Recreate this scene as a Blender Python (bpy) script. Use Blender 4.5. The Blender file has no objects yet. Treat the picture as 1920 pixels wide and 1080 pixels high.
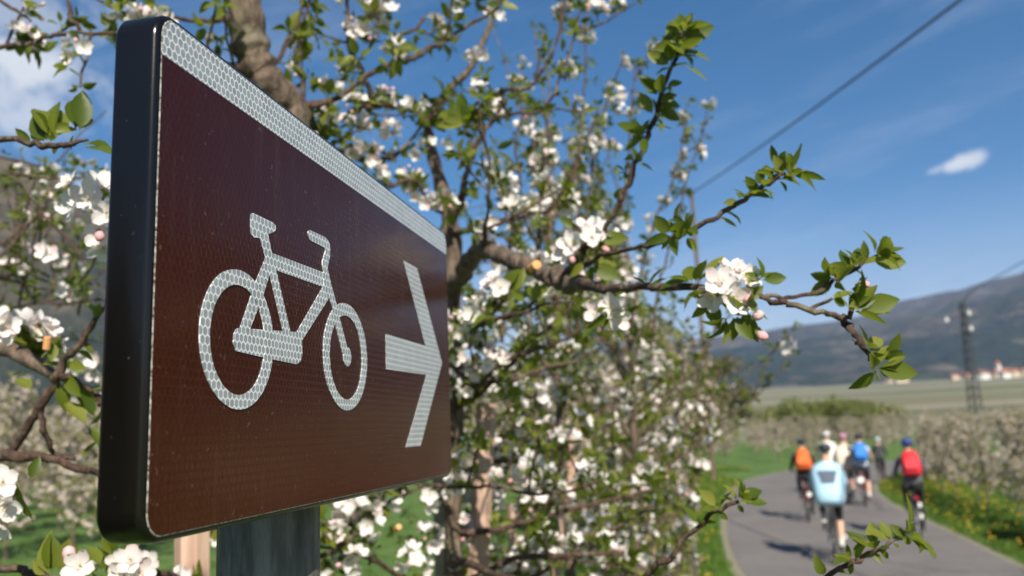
import bpy, math, random
import numpy as np
from mathutils import Vector, Matrix, Euler, noise

# ------------------------------------------------------------------ camera, sky, sun, exposure
S = bpy.context.scene
COL = S.collection
RAD = math.radians
CZ = 2.25                                   # eye height
FPX = 1589.0                                # focal length in pixels of a 1920 wide picture
R3 = np.array([[0.999262, 0.038406, 0.0], [0.00631, -0.164175, -0.986411], [-0.037884, 0.985683, -0.164296]])

cd = bpy.data.cameras.new('camera')
cam = bpy.data.objects.new('camera', cd)
COL.objects.link(cam)
cam.matrix_world = Matrix([[*R3[0], 0.0], [*R3[1], 0.0], [*R3[2], CZ], [0, 0, 0, 1]])
cd.sensor_width = 36.0
cd.lens = FPX / 1920 * 36
cd.clip_start = 0.02
cd.clip_end = 30000
cd.dof.use_dof = True
cd.dof.focus_distance = 0.63
cd.dof.aperture_fstop = 6.8
S.camera = cam

S.view_settings.view_transform = 'Standard'
S.view_settings.look = 'None'
S.view_settings.gamma = 1.0
S.view_settings.use_curve_mapping = False
S.view_settings.exposure = 0.74
S.cycles.max_bounces = 8
S.cycles.transparent_max_bounces = 12
S.cycles.volume_bounces = 1

SUN_EL, SUN_AZ = RAD(39), math.atan2(0.22, -0.975)      # azimuth from +Y towards +X
TOSUN = Vector((math.sin(SUN_AZ) * math.cos(SUN_EL), math.cos(SUN_AZ) * math.cos(SUN_EL), math.sin(SUN_EL)))
sl = bpy.data.lights.new('sun', 'SUN')
sl.energy = 5.0
sl.angle = RAD(0.5)
sl.color = (1.0, 0.93, 0.82)
so = bpy.data.objects.new('sun', sl)
so.rotation_euler = TOSUN.to_track_quat('Z', 'Y').to_euler()
so.location = (2, -8, 12)
COL.objects.link(so)


def ray(px, py):
    """unit-forward direction of a picture pixel (1920x1080) in world axes"""
    v = R3 @ np.array([(px - 960) / FPX, -(py - 540) / FPX, -1.0])
    return Vector(v)


def at(px, py, y):
    r = ray(px, py)
    return Vector((0, 0, CZ)) + r * (y / r.y)


def pix(P):
    q = R3.T @ (np.array(P) - np.array([0, 0, CZ]))
    return 960 + FPX * q[0] / -q[2], 540 - FPX * q[1] / -q[2]


# ------------------------------------------------------------------ node helpers
class NT:
    def __init__(s, tree):
        s.t = tree
        s.n = tree.nodes
        s.n.clear()

    def add(s, typ, **kw):
        nd = s.n.new(typ)
        ins = kw.pop('ins', {})
        for k, v in kw.items():
            setattr(nd, k, v)
        for k, v in ins.items():
            if isinstance(v, bpy.types.NodeSocket):
                s.t.links.new(v, nd.inputs[k])
            else:
                nd.inputs[k].default_value = v
        return nd

    def m(s, op, a, b=None, c=None, clamp=False):
        ins = {0: a}
        if b is not None: ins[1] = b
        if c is not None: ins[2] = c
        return s.add('ShaderNodeMath', operation=op, use_clamp=clamp, ins=ins).outputs[0]

    def vm(s, op, a, b=None, out=0):
        ins = {0: a}
        if b is not None: ins[1] = b
        return s.add('ShaderNodeVectorMath', operation=op, ins=ins).outputs[out]

    def noise(s, scale, vec=None, detail=3, rough=0.55, out='Fac', dist=0.0):
        ins = {'Scale': scale, 'Detail': detail, 'Roughness': rough, 'Distortion': dist}
        if vec is not None: ins['Vector'] = vec
        return s.add('ShaderNodeTexNoise', ins=ins).outputs[out]

    def ramp(s, fac, stops):
        r = s.add('ShaderNodeValToRGB', ins={'Fac': fac})
        e = r.color_ramp.elements
        while len(e) < len(stops): e.new(0.5)
        for el, (p, c) in zip(e, stops):
            el.position = p
            el.color = (*c, 1) if len(c) == 3 else c
        return r.outputs[0]

    def mix(s, fac, a, b):
        nd = s.add('ShaderNodeMix', data_type='RGBA')
        for sock, v in ((nd.inputs[0], fac), (nd.inputs[6], a), (nd.inputs[7], b)):
            if isinstance(v, bpy.types.NodeSocket): s.t.links.new(v, sock)
            elif sock.type == 'RGBA': sock.default_value = (*v, 1) if len(v) == 3 else v
            else: sock.default_value = v
        return nd.outputs[2]

    def step(s, v, lo, hi):
        return s.add('ShaderNodeMapRange', interpolation_type='SMOOTHSTEP',
                     ins={'Value': v, 'From Min': lo, 'From Max': hi}).outputs[0]


# world: clear spring sky, one small cloud right, cumulus left, thin cirrus
W = bpy.data.worlds.new('World')
S.world = W
W.use_nodes = True
n = NT(W.node_tree)
sky = n.add('ShaderNodeTexSky', sky_type='NISHITA', sun_disc=False, sun_elevation=SUN_EL, sun_rotation=SUN_AZ,
            altitude=600, air_density=1.0, dust_density=0.6, ozone_density=3.0)
hs = n.add('ShaderNodeHueSaturation', ins={'Color': sky.outputs[0], 'Saturation': 1.38, 'Value': 1.0, 'Hue': 0.5})
geo = n.add('ShaderNodeTexCoord').outputs['Generated']
dirv = n.vm('NORMALIZE', geo)
nz1 = n.noise(6.0, dirv, 6, 0.6)
nz2 = n.noise(19.0, dirv, 5, 0.6)


def cloud_blob(px, py, sx, sy, tilt, edge, amp, gain):
    c = ray(px, py).normalized()
    rt = c.cross(Vector((0, 0, 1))).normalized()
    up = rt.cross(c)
    rt2 = rt * math.cos(tilt) + up * math.sin(tilt)
    up2 = up * math.cos(tilt) - rt * math.sin(tilt)
    u = n.m('DIVIDE', n.vm('DOT_PRODUCT', dirv, tuple(rt2), out=1), sx)
    v = n.m('DIVIDE', n.vm('DOT_PRODUCT', dirv, tuple(up2), out=1), sy)
    front = n.m('GREATER_THAN', n.vm('DOT_PRODUCT', dirv, tuple(c), out=1), 0.5)
    # narrow to the left like a teardrop
    r = n.m('SQRT', n.m('ADD', n.m('MULTIPLY', u, u), n.m('MULTIPLY', v, v)))
    nn = n.m('ADD', n.m('MULTIPLY', n.m('SUBTRACT', nz2, 0.5), amp), n.m('MULTIPLY', n.m('SUBTRACT', nz1, 0.5), amp))
    rr = n.m('ADD', r, nn)
    return n.m('MULTIPLY', n.m('MULTIPLY', n.step(rr, 1.0, edge), gain), front)


masks = [
    cloud_blob(1800, 306, 0.030, 0.0105, RAD(10), 0.30, 1.5, 1.0),
    cloud_blob(1824, 300, 0.018, 0.0125, RAD(20), 0.20, 1.3, 0.9),
    cloud_blob(1768, 314, 0.022, 0.006, RAD(12), 0.20, 1.2, 0.55),
    cloud_blob(60, 118, 0.085, 0.036, RAD(-4), 0.10, 2.2, 1.0),
    cloud_blob(20, 30, 0.14, 0.036, RAD(8), 0.0, 2.6, 0.5),
    cloud_blob(170, 345, 0.075, 0.030, RAD(10), 0.1, 2.4, 0.8),
    cloud_blob(-400, 150, 0.25, 0.07, RAD(5), 0.1, 2.4, 0.8),
    cloud_blob(2190, 430, 0.14, 0.030, RAD(12), 0.1, 2.0, 1.0),
    cloud_blob(2800, 270, 0.30, 0.050, RAD(8), 0.1, 2.2, 1.0),
]
mk = masks[0]
for q in masks[1:]:
    mk = n.m('MAXIMUM', mk, q)
sx = n.add('ShaderNodeSeparateXYZ', ins={0: dirv})
flat = n.add('ShaderNodeCombineXYZ', ins={0: n.m('MULTIPLY', sx.outputs[0], 1.6), 1: n.m('MULTIPLY', sx.outputs[1], 1.6),
                                          2: n.m('ADD', n.m('MULTIPLY', sx.outputs[2], 9.0), n.m('MULTIPLY', sx.outputs[0], -2.2))}).outputs[0]
cir = n.noise(1.5, flat, 7, 0.62)
cirm = n.m('MULTIPLY', n.step(cir, 0.46, 0.80), 0.22)
low = n.m('MULTIPLY', n.step(sx.outputs[2], 0.27, 0.03), 0.60)
mk = n.m('MAXIMUM', mk, n.m('ADD', cirm, low, clamp=True))
cloudcol = n.mix(nz2, (8.0, 8.2, 8.7), (10.0, 10.0, 10.1))
tot = n.mix(mk, hs.outputs[0], cloudcol)
bg = n.add('ShaderNodeBackground', ins={'Color': tot, 'Strength': 0.0535})
n.t.links.new(bg.outputs[0], n.add('ShaderNodeOutputWorld').inputs[0])
W.cycles.sampling_method = 'MANUAL'
W.cycles.sample_map_resolution = 512


# ------------------------------------------------------------------ materials
def mat(name, fn):
    m = bpy.data.materials.new(name)
    m.use_nodes = True
    k = NT(m.node_tree)
    out = k.add('ShaderNodeOutputMaterial')
    sh = fn(k)
    k.t.links.new(sh.outputs[0], out.inputs[0])
    return m


def pb(k, col, rough=0.6, **kw):
    ins = {'Base Color': (*col, 1) if isinstance(col, tuple) and len(col) == 3 else col, 'Roughness': rough}
    for a, b in kw.items(): ins[a.replace('_', ' ')] = b
    return k.add('ShaderNodeBsdfPrincipled', ins=ins)


def bump(k, h, strength=0.3, dist=0.01):
    return k.add('ShaderNodeBump', ins={'Height': h, 'Strength': strength, 'Distance': dist}).outputs[0]


def plain(name, col, rough=0.6, var=0.12, scale=30.0, metallic=0.0, coat=0.0):
    def f(k):
        tc = k.add('ShaderNodeTexCoord').outputs['Object']
        nz = k.noise(scale, tc, 4)
        a = tuple(c * (1 - var) for c in col); b = tuple(min(1, c * (1 + var)) for c in col)
        return pb(k, k.ramp(nz, [(0.3, a), (0.7, b)]), rough, Metallic=metallic, Coat_Weight=coat,
                  Normal=bump(k, nz, 0.15, 0.002))
    return mat(name, f)


def island(k):
    a = k.add('ShaderNodeNewGeometry').outputs['Random Per Island']
    b = k.add('ShaderNodeObjectInfo').outputs['Random']
    return k.m('FRACT', k.m('ADD', a, b))


def leafy(name, stops, trans, tcol, rough=0.45, tw=0.4):
    def f(k):
        r = island(k)
        tc = k.add('ShaderNodeTexCoord').outputs['Object']
        c = k.ramp(k.m('ADD', k.m('MULTIPLY', r, 0.85), k.m('MULTIPLY', k.noise(90, tc, 2), 0.15)), stops)
        if trans:
            c = k.mix(k.m('MULTIPLY', k.step(k.noise(260, tc, 2), 0.55, 0.7), 0.35), c, (0.10, 0.13, 0.02))
        p = pb(k, c, rough, Specular_IOR_Level=0.35)
        t = k.add('ShaderNodeBsdfTranslucent', ins={'Color': k.mix(0.5, c, tcol) if trans else c})
        return k.add('ShaderNodeMixShader', ins={0: tw, 1: p.outputs[0], 2: t.outputs[0]})
    return mat(name, f)


M = {}
M['leaf'] = leafy('leaf_green', [(0.0, (0.048, 0.082, 0.008)), (0.4, (0.105, 0.145, 0.014)), (0.75, (0.185, 0.212, 0.026)), (1.0, (0.28, 0.28, 0.06))],
                  True, (0.34, 0.42, 0.03), 0.45, 0.48)
M['leaf_far'] = leafy('leaf_olive', [(0.0, (0.14, 0.145, 0.030)), (0.5, (0.22, 0.215, 0.05)), (1.0, (0.30, 0.27, 0.09))],
                      True, (0.18, 0.25, 0.05))
M['petal'] = leafy('petal_white', [(0.0, (0.82, 0.66, 0.64)), (0.2, (0.85, 0.79, 0.75)), (0.7, (0.86, 0.83, 0.79)), (1.0, (0.78, 0.56, 0.56))],
                   False, None, 0.55, 0.3)
M['petal_far'] = leafy('petal_pale', [(0.0, (0.68, 0.55, 0.50)), (0.5, (0.78, 0.67, 0.60)), (1.0, (0.84, 0.78, 0.73))],
                       False, None, 0.6, 0.3)
M['bud'] = leafy('bud_pink', [(0.0, (0.72, 0.32, 0.34)), (0.6, (0.80, 0.50, 0.50)), (1.0, (0.82, 0.62, 0.58))], False, None, 0.5, 0.2)
M['stamen'] = plain('stamen_yellow', (0.62, 0.52, 0.16), 0.7)
M['stalk'] = plain('stalk_green', (0.11, 0.15, 0.045), 0.6)


def bark_f(a, b, c, scale):
    def f(k):
        tc = k.add('ShaderNodeTexCoord').outputs['Object']
        mp = k.add('ShaderNodeMapping', ins={'Vector': tc, 'Scale': (1, 1, 0.35)}).outputs[0]
        n1 = k.noise(scale, mp, 6, 0.65)
        n2 = k.noise(scale * 0.25, tc, 3)
        v = k.add('ShaderNodeTexVoronoi', ins={'Vector': mp, 'Scale': scale * 0.8}).outputs['Distance']
        col = k.mix(k.step(n2, 0.52, 0.75), k.ramp(n1, [(0.3, a), (0.55, b), (0.75, c)]), (0.22, 0.19, 0.13))
        return pb(k, col, 0.85, Normal=bump(k, k.m('ADD', n1, k.m('MULTIPLY', v, 0.8)), 1.0, 0.012))
    return f


M['bark'] = mat('bark', bark_f((0.035, 0.024, 0.016), (0.15, 0.105, 0.072), (0.32, 0.24, 0.17), 60))
M['twig'] = mat('twig', bark_f((0.034, 0.018, 0.012), (0.10, 0.057, 0.038), (0.21, 0.14, 0.095), 90))
M['cut'] = plain('cut_wood', (0.72, 0.36, 0.13), 0.7, 0.2, 80)


def wood_f(k):
    tc = k.add('ShaderNodeTexCoord').outputs['Object']
    mp = k.add('ShaderNodeMapping', ins={'Vector': tc, 'Scale': (1, 1, 0.06)}).outputs[0]
    n1 = k.noise(70, mp, 5, 0.6)
    n2 = k.noise(9, tc, 4)
    v = k.add('ShaderNodeTexVoronoi', ins={'Vector': tc, 'Scale': 9.0}).outputs['Distance']
    c = k.mix(k.step(n2, 0.5, 0.75), k.ramp(n1, [(0.25, (0.34, 0.20, 0.14)), (0.6, (0.55, 0.38, 0.28)), (0.8, (0.66, 0.50, 0.40))]), (0.22, 0.15, 0.12))
    c = k.mix(k.step(v, 0.10, 0.03), c, (0.12, 0.06, 0.03))
    return pb(k, c, 0.8, Normal=bump(k, n1, 0.4, 0.002))


M['stake'] = mat('stake_wood', wood_f)
M['concrete'] = plain('post_concrete', (0.36, 0.30, 0.24), 0.9, 0.2, 25)
M['twine'] = plain('twine_turquoise', (0.20, 0.50, 0.48), 0.7)


def asphalt_f(k):
    tc = k.add('ShaderNodeTexCoord').outputs['Object']
    n1 = k.noise(260, tc, 2, 0.8)
    n2 = k.noise(0.9, tc, 5, 0.6)
    n3 = k.noise(7, tc, 4, 0.7)
    c = k.ramp(k.m('ADD', k.m('MULTIPLY', n2, 0.6), k.m('MULTIPLY', n3, 0.4)), [(0.35, (0.132, 0.120, 0.108)), (0.52, (0.160, 0.145, 0.131)), (0.68, (0.186, 0.169, 0.153))])
    c = k.mix(k.m('MULTIPLY', k.step(n1, 0.5, 0.7), 0.4), c, (0.26, 0.25, 0.24))
    c = k.mix(k.m('MULTIPLY', k.step(k.noise(0.35, tc, 4, 0.7), 0.52, 0.60), 0.35), c, (0.115, 0.105, 0.097))
    # long crack lines
    w = k.add('ShaderNodeTexVoronoi', feature='DISTANCE_TO_EDGE', ins={'Vector': k.vm('ADD', tc, k.vm('MULTIPLY', k.noise(2.0, tc, 3, 0.6, 'Color'), (0.5, 0.5, 0))), 'Scale': 0.22}).outputs[0]
    c = k.mix(k.m('MULTIPLY', k.step(w, 0.012, 0.002), 0.5), c, (0.05, 0.045, 0.042))
    return pb(k, c, 0.9, Normal=bump(k, n1, 0.5, 0.004))


M['asphalt'] = mat('asphalt', asphalt_f)
M['gravel'] = plain('gravel_edge', (0.22, 0.20, 0.13), 0.95, 0.35, 40)


def ground_f(k):
    g = k.add('ShaderNodeNewGeometry').outputs['Position']
    s = k.add('ShaderNodeSeparateXYZ', ins={0: g})
    n1 = k.noise(0.9, g, 6, 0.65)
    n2 = k.noise(14, g, 4, 0.7)
    near = k.ramp(k.m('ADD', k.m('MULTIPLY', n1, 0.55), k.m('MULTIPLY', n2, 0.45)),
                  [(0.30, (0.030, 0.075, 0.012)), (0.48, (0.070, 0.140, 0.020)), (0.6, (0.12, 0.185, 0.030)), (0.75, (0.18, 0.22, 0.06))])
    far1 = k.add('ShaderNodeMapping', ins={'Vector': g, 'Rotation': (0, 0, 0.25), 'Scale': (0.0022, 0.011, 0.0)}).outputs[0]
    vor = k.add('ShaderNodeTexVoronoi', ins={'Vector': far1, 'Scale': 1.7}).outputs['Color']
    sep = k.add('ShaderNodeSeparateColor', ins={0: vor}).outputs[0]
    fcol = k.ramp(sep, [(0.0, (0.08, 0.10, 0.04)), (0.25, (0.17, 0.16, 0.08)), (0.45, (0.30, 0.26, 0.18)), (0.62, (0.14, 0.16, 0.07)), (0.8, (0.34, 0.30, 0.22)), (1.0, (0.20, 0.21, 0.10))])
    fcol = k.mix(k.m('MULTIPLY', k.noise(0.05, g, 5, 0.7), 0.6), fcol, (0.11, 0.11, 0.06))
    d = k.vm('LENGTH', g, out=1)
    return pb(k, k.mix(k.step(d, 60, 150), near, fcol), 0.9, Normal=bump(k, n2, 0.7, 0.05))


M['ground'] = mat('meadow', ground_f)
M['grass'] = leafy('grass_blades', [(0.0, (0.05, 0.12, 0.015)), (0.5, (0.10, 0.19, 0.022)), (0.9, (0.16, 0.23, 0.035)), (1.0, (0.26, 0.27, 0.08))], True, (0.25, 0.40, 0.04), 0.6, 0.35)
M['dandelion'] = plain('dandelion_yellow', (0.85, 0.52, 0.02), 0.7)


def mountain_f(k):
    g = k.add('ShaderNodeNewGeometry')
    P = g.outputs['Position']
    z = k.add('ShaderNodeSeparateXYZ', ins={0: P}).outputs[2]
    n1 = k.noise(0.0022, P, 7, 0.62)
    n2 = k.noise(0.03, P, 5, 0.7)
    n3 = k.noise(0.0009, P, 4, 0.6)
    forest = k.ramp(n2, [(0.35, (0.006, 0.014, 0.009)), (0.55, (0.016, 0.028, 0.017)), (0.75, (0.048, 0.044, 0.032))])
    bare = k.ramp(n2, [(0.3, (0.05, 0.040, 0.032)), (0.6, (0.090, 0.072, 0.056)), (0.8, (0.15, 0.125, 0.10))])
    meadow = (0.085, 0.105, 0.050)
    hi = k.step(k.m('ADD', z, k.m('MULTIPLY', n1, 900)), 560, 900)
    c = k.mix(hi, forest, bare)
    c = k.mix(k.m('MULTIPLY', k.step(n3, 0.54, 0.60), k.step(z, 420, 150)), c, meadow)
    c = k.mix(k.step(n1, 0.56, 0.64), c, bare)
    n4 = k.noise(0.006, k.vm('MULTIPLY', P, (1, 1, 3.0)), 4, 0.6)
    c = k.mix(k.m('MULTIPLY', k.step(n4, 0.56, 0.66), 0.7), c, (0.17, 0.145, 0.115))
    px_ = k.add('ShaderNodeSeparateXYZ', ins={0: P}).outputs[0]
    dry = k.ramp(n2, [(0.3, (0.040, 0.038, 0.008)), (0.5, (0.12, 0.082, 0.026)), (0.75, (0.19, 0.13, 0.05))])
    sp_ = k.add('ShaderNodeSeparateXYZ', ins={0: P})
    east = k.step(k.m('SUBTRACT', sp_.outputs[0], k.m('MULTIPLY', sp_.outputs[1], 0.68)), 60, 350)
    c = k.mix(east, c, k.ramp(n2, [(0.3, (0.07, 0.045, 0.02)), (0.5, (0.16, 0.10, 0.045)), (0.75, (0.26, 0.17, 0.09))]))
    c = k.mix(k.m('MULTIPLY', k.step(px_, -350, -800), k.m('ADD', 0.45, k.m('MULTIPLY', n1, 0.8), clamp=True)), c, dry)
    return pb(k, c, 0.95, Normal=bump(k, n2, 1.0, 30))


M['mountain'] = mat('mountainside', mountain_f)


# honeycomb of the retroreflective sheeting (flat print), local x,z of the sign in metres
def hexdist(k, jitter=0.0):
    tc = k.add('ShaderNodeTexCoord').outputs['Object']
    s = k.add('ShaderNodeSeparateXYZ', ins={0: tc})
    x = k.m('DIVIDE', s.outputs[0], 0.00555)
    y = k.m('MULTIPLY', k.m('DIVIDE', s.outputs[2], 0.0054), 0.8660254)
    x = k.m('ADD', x, 1000.0)
    y = k.m('ADD', y, 1000.0 * 1.7320508)

    def cell(ox, oy):
        a = k.m('SUBTRACT', k.m('FLOORED_MODULO', k.m('ADD', x, ox), 1.0), 0.5)
        b = k.m('SUBTRACT', k.m('FLOORED_MODULO', k.m('ADD', y, oy), 1.7320508), 0.8660254)
        return a, b
    a1, b1 = cell(0, 0)
    a2, b2 = cell(0.5, 0.8660254)
    l1 = k.m('ADD', k.m('MULTIPLY', a1, a1), k.m('MULTIPLY', b1, b1))
    l2 = k.m('ADD', k.m('MULTIPLY', a2, a2), k.m('MULTIPLY', b2, b2))
    first = k.m('LESS_THAN', l1, l2)
    def pick(p, q): return k.m('ABSOLUTE', k.m('ADD', k.m('MULTIPLY', first, p), k.m('MULTIPLY', k.m('SUBTRACT', 1.0, first), q)))
    gx, gy = pick(a1, a2), pick(b1, b2)
    return k.m('MAXIMUM', gx, k.m('ADD', k.m('MULTIPLY', gx, 0.5), k.m('MULTIPLY', gy, 0.8660254))), tc, s   # 0 centre .. 0.5 wall


def white_foil_f(k):
    h, tc, s = hexdist(k)
    nz = k.noise(40, tc, 3)
    wall = k.step(h, 0.385, 0.435)
    cellc = k.ramp(k.noise(130, tc, 1), [(0.3, (0.25, 0.275, 0.30)), (0.7, (0.36, 0.39, 0.41))])
    c = k.mix(wall, cellc, k.ramp(nz, [(0.3, (0.72, 0.75, 0.74)), (0.7, (0.84, 0.86, 0.84))]))
    spk = k.step(k.noise(900, tc, 1), 0.72, 0.78)
    c = k.mix(k.m('MULTIPLY', spk, 0.6), c, (0.10, 0.10, 0.10))
    return pb(k, c, 0.28, Specular_IOR_Level=0.5, Normal=bump(k, h, 0.10, 0.0006))


def brown_foil_f(k):
    h, tc, s = hexdist(k)
    n1 = k.noise(620, tc, 2, 0.6)
    mp = k.add('ShaderNodeMapping', ins={'Vector': tc, 'Scale': (300, 1, 25)}).outputs[0]
    n2 = k.noise(1.0, mp, 3, 0.6)
    n3 = k.noise(14, tc, 4)
    hh = k.m('ADD', k.m('ADD', k.m('MULTIPLY', k.step(h, 0.36, 0.46), 0.35), k.m('MULTIPLY', n1, 0.35)), k.m('MULTIPLY', n2, 0.5))
    c = k.mix(n3, (0.036, 0.0050, 0.0004), (0.046, 0.0072, 0.0007))
    c = k.mix(k.m('MULTIPLY', k.step(h, 0.40, 0.47), 0.35), c, (0.062, 0.020, 0.009))
    spk = k.step(k.noise(1500, tc, 1), 0.74, 0.78)
    c = k.mix(k.m('MULTIPLY', spk, 0.5), c, (0.10, 0.05, 0.03))
    stk = k.noise(1.0, k.add('ShaderNodeMapping', ins={'Vector': tc, 'Scale': (55, 1, 5)}).outputs[0], 5, 0.65)
    c = k.mix(k.m('MULTIPLY', k.step(stk, 0.52, 0.72), 0.10), c, (0.22, 0.17, 0.13))
    dst = k.step(k.noise(210, tc, 2, 0.5), 0.70, 0.74)
    c = k.mix(k.m('MULTIPLY', dst, 0.25), c, (0.25, 0.20, 0.15))
    return pb(k, c, k.m('ADD', 0.09, k.m('MULTIPLY', stk, 0.12)), Specular_IOR_Level=0.26, Specular_Tint=(1.0, 0.72, 0.62, 1), Normal=bump(k, hh, 0.42, 0.0005))


M['white_foil'] = mat('white_reflective_foil', white_foil_f)
M['brown_foil'] = mat('brown_reflective_foil', brown_foil_f)


def frame_f(k):
    tc = k.add('ShaderNodeTexCoord').outputs['Object']
    n1 = k.noise(500, tc, 3, 0.6)
    n2 = k.noise(6, tc, 5, 0.6)
    spk = k.step(k.noise(330, tc, 2), 0.73, 0.78)
    c = k.mix(k.m('MULTIPLY', spk, 0.5), k.ramp(n2, [(0.3, (0.0038, 0.0031, 0.0026)), (0.7, (0.0052, 0.0043, 0.0036))]), (0.07, 0.075, 0.08))
    r = k.m('ADD', 0.11, k.m('MULTIPLY', n2, 0.12))
    return pb(k, c, r, Specular_IOR_Level=0.46, Normal=bump(k, n1, 0.07, 0.0004))


M['frame'] = mat('anthracite_powder_coat', frame_f)


def edge_f(k):
    tc = k.add('ShaderNodeTexCoord').outputs['Object']
    n1 = k.noise(420, tc, 3, 0.7)
    return pb(k, k.ramp(n1, [(0.38, (0.05, 0.04, 0.03)), (0.5, (0.42, 0.38, 0.33)), (0.62, (0.75, 0.72, 0.66))]), 0.6)


M['foil_edge'] = mat('cut_foil_edge', edge_f)


def galva_f(k):
    tc = k.add('ShaderNodeTexCoord').outputs['Object']
    mp = k.add('ShaderNodeMapping', ins={'Vector': tc, 'Scale': (1, 1, 0.18)}).outputs[0]
    n0 = k.noise(60, mp, 5, 0.65)
    n1 = k.noise(16, mp, 5, 0.7)
    c = k.ramp(k.m('ADD', k.m('MULTIPLY', n0, 0.4), k.m('MULTIPLY', n1, 0.6)), [(0.38, (0.045, 0.041, 0.037)), (0.5, (0.115, 0.107, 0.098)), (0.62, (0.27, 0.255, 0.24))])
    return pb(k, c, k.m('ADD', 0.42, k.m('MULTIPLY', n1, 0.3)), Metallic=0.0, Specular_IOR_Level=0.35, Normal=bump(k, n0, 0.2, 0.0008))


M['galva'] = mat('galvanised_steel', galva_f)
M['cable'] = plain('cable_dark', (0.03, 0.035, 0.05), 0.6)
M['pole_wood'] = plain('pole_wood', (0.13, 0.09, 0.06), 0.9, 0.3, 12)
M['pole_steel'] = plain('pole_steel', (0.045, 0.047, 0.05), 0.8)
M['insul'] = plain('insulator_white', (0.75, 0.75, 0.72), 0.3)


# ------------------------------------------------------------------ object helpers
def link(name, me, mats=(), parent=None, label=None, cat=None, group=None, kind=None, loc=None):
    o = bpy.data.objects.new(name, me)
    COL.objects.link(o)
    for m in mats: me.materials.append(M[m] if isinstance(m, str) else m)
    if parent is not None: o.parent = parent
    if loc is not None: o.location = loc
    tag(o, label, cat, group, kind)
    return o


def tag(o, label=None, cat=None, group=None, kind=None):
    if label: o['label'] = label
    if cat: o['category'] = cat
    if group: o['group'] = group
    if kind: o['kind'] = kind
    return o


def thing(name, loc, label, cat, group=None, rz=0.0):
    o = bpy.data.objects.new(name, None)
    COL.objects.link(o)
    o.empty_display_size = 0.1
    o.location = loc
    o.rotation_euler = (0, 0, rz)
    return tag(o, label, cat, group)


class MB:
    """collects verts / faces / material index / smooth flag, builds one mesh"""
    def __init__(s):
        s.v, s.f, s.mi, s.sm = [], [], [], []

    def add(s, vs, fs, mi=0, smooth=False):
        b = len(s.v)
        s.v += [tuple(v) for v in vs]
        s.f += [tuple(i + b for i in f) for f in fs]
        s.mi += [mi] * len(fs)
        s.sm += [smooth] * len(fs)

    def tube(s, pts, rad, sides=8, mi=0, caps=True, smooth=True, ell=None):
        pts = [Vector(p) for p in pts]
        if not hasattr(rad, '__len__'): rad = [rad] * len(pts)
        vs, fs = [], []
        nrm = None
        for i, p in enumerate(pts):
            t = (pts[min(i + 1, len(pts) - 1)] - pts[max(i - 1, 0)])
            if t.length < 1e-9: t = Vector((0, 0, 1))
            t.normalize()
            if nrm is None:
                nrm = t.orthogonal().normalized()
            else:
                nrm = nrm - t * nrm.dot(t)
                if nrm.length < 1e-6: nrm = t.orthogonal()
                nrm.normalize()
            bn = t.cross(nrm)
            for j in range(sides):
                a = 2 * math.pi * j / sides
                vs.append(p + (nrm * math.cos(a) + bn * math.sin(a)) * rad[i])
        for i in range(len(pts) - 1):
            for j in range(sides):
                fs.append((i * sides + j, i * sides + (j + 1) % sides, (i + 1) * sides + (j + 1) % sides, (i + 1) * sides + j))
        s.add(vs, fs, mi, smooth)
        if caps:
            b = len(pts) - 1
            s.add(vs[:sides], [tuple(range(sides - 1, -1, -1))], mi)
            s.add(vs[b * sides:], [tuple(range(sides))], mi)

    def box(s, c, d, mi=0, rot=None):
        c = Vector(c)
        vs = []
        for x in (-.5, .5):
            for y in (-.5, .5):
                for z in (-.5, .5):
                    v = Vector((x * d[0], y * d[1], z * d[2]))
                    if rot is not None: v = rot @ v
                    vs.append(c + v)
        s.add(vs, [(0, 1, 3, 2), (4, 6, 7, 5), (0, 4, 5, 1), (2, 3, 7, 6), (0, 2, 6, 4), (1, 5, 7, 3)], mi)

    def ball(s, c, r, mi=0, seg=10, rings=6, rot=None):
        c = Vector(c)
        if not hasattr(r, '__len__'): r = (r, r, r)
        vs = []
        for i in range(rings + 1):
            th = math.pi * i / rings
            for j in range(seg):
                ph = 2 * math.pi * j / seg
                v = Vector((r[0] * math.sin(th) * math.cos(ph), r[1] * math.sin(th) * math.sin(ph), r[2] * math.cos(th)))
                if rot is not None: v = rot @ v
                vs.append(c + v)
        fs = [(i * seg + j, (i + 1) * seg + j, (i + 1) * seg + (j + 1) % seg, i * seg + (j + 1) % seg) for i in range(rings) for j in range(seg)]
        s.add(vs, fs, mi, True)

    def mesh(s, name='mesh'):
        me = bpy.data.meshes.new(name)
        me.from_pydata(s.v, [], s.f)
        me.polygons.foreach_set('material_index', s.mi)
        me.polygons.foreach_set('use_smooth', s.sm)
        me.update()
        return me

    def build(s, name, mats, parent=None, **kw):
        return link(name, s.mesh(name), mats, parent, **kw)


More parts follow.
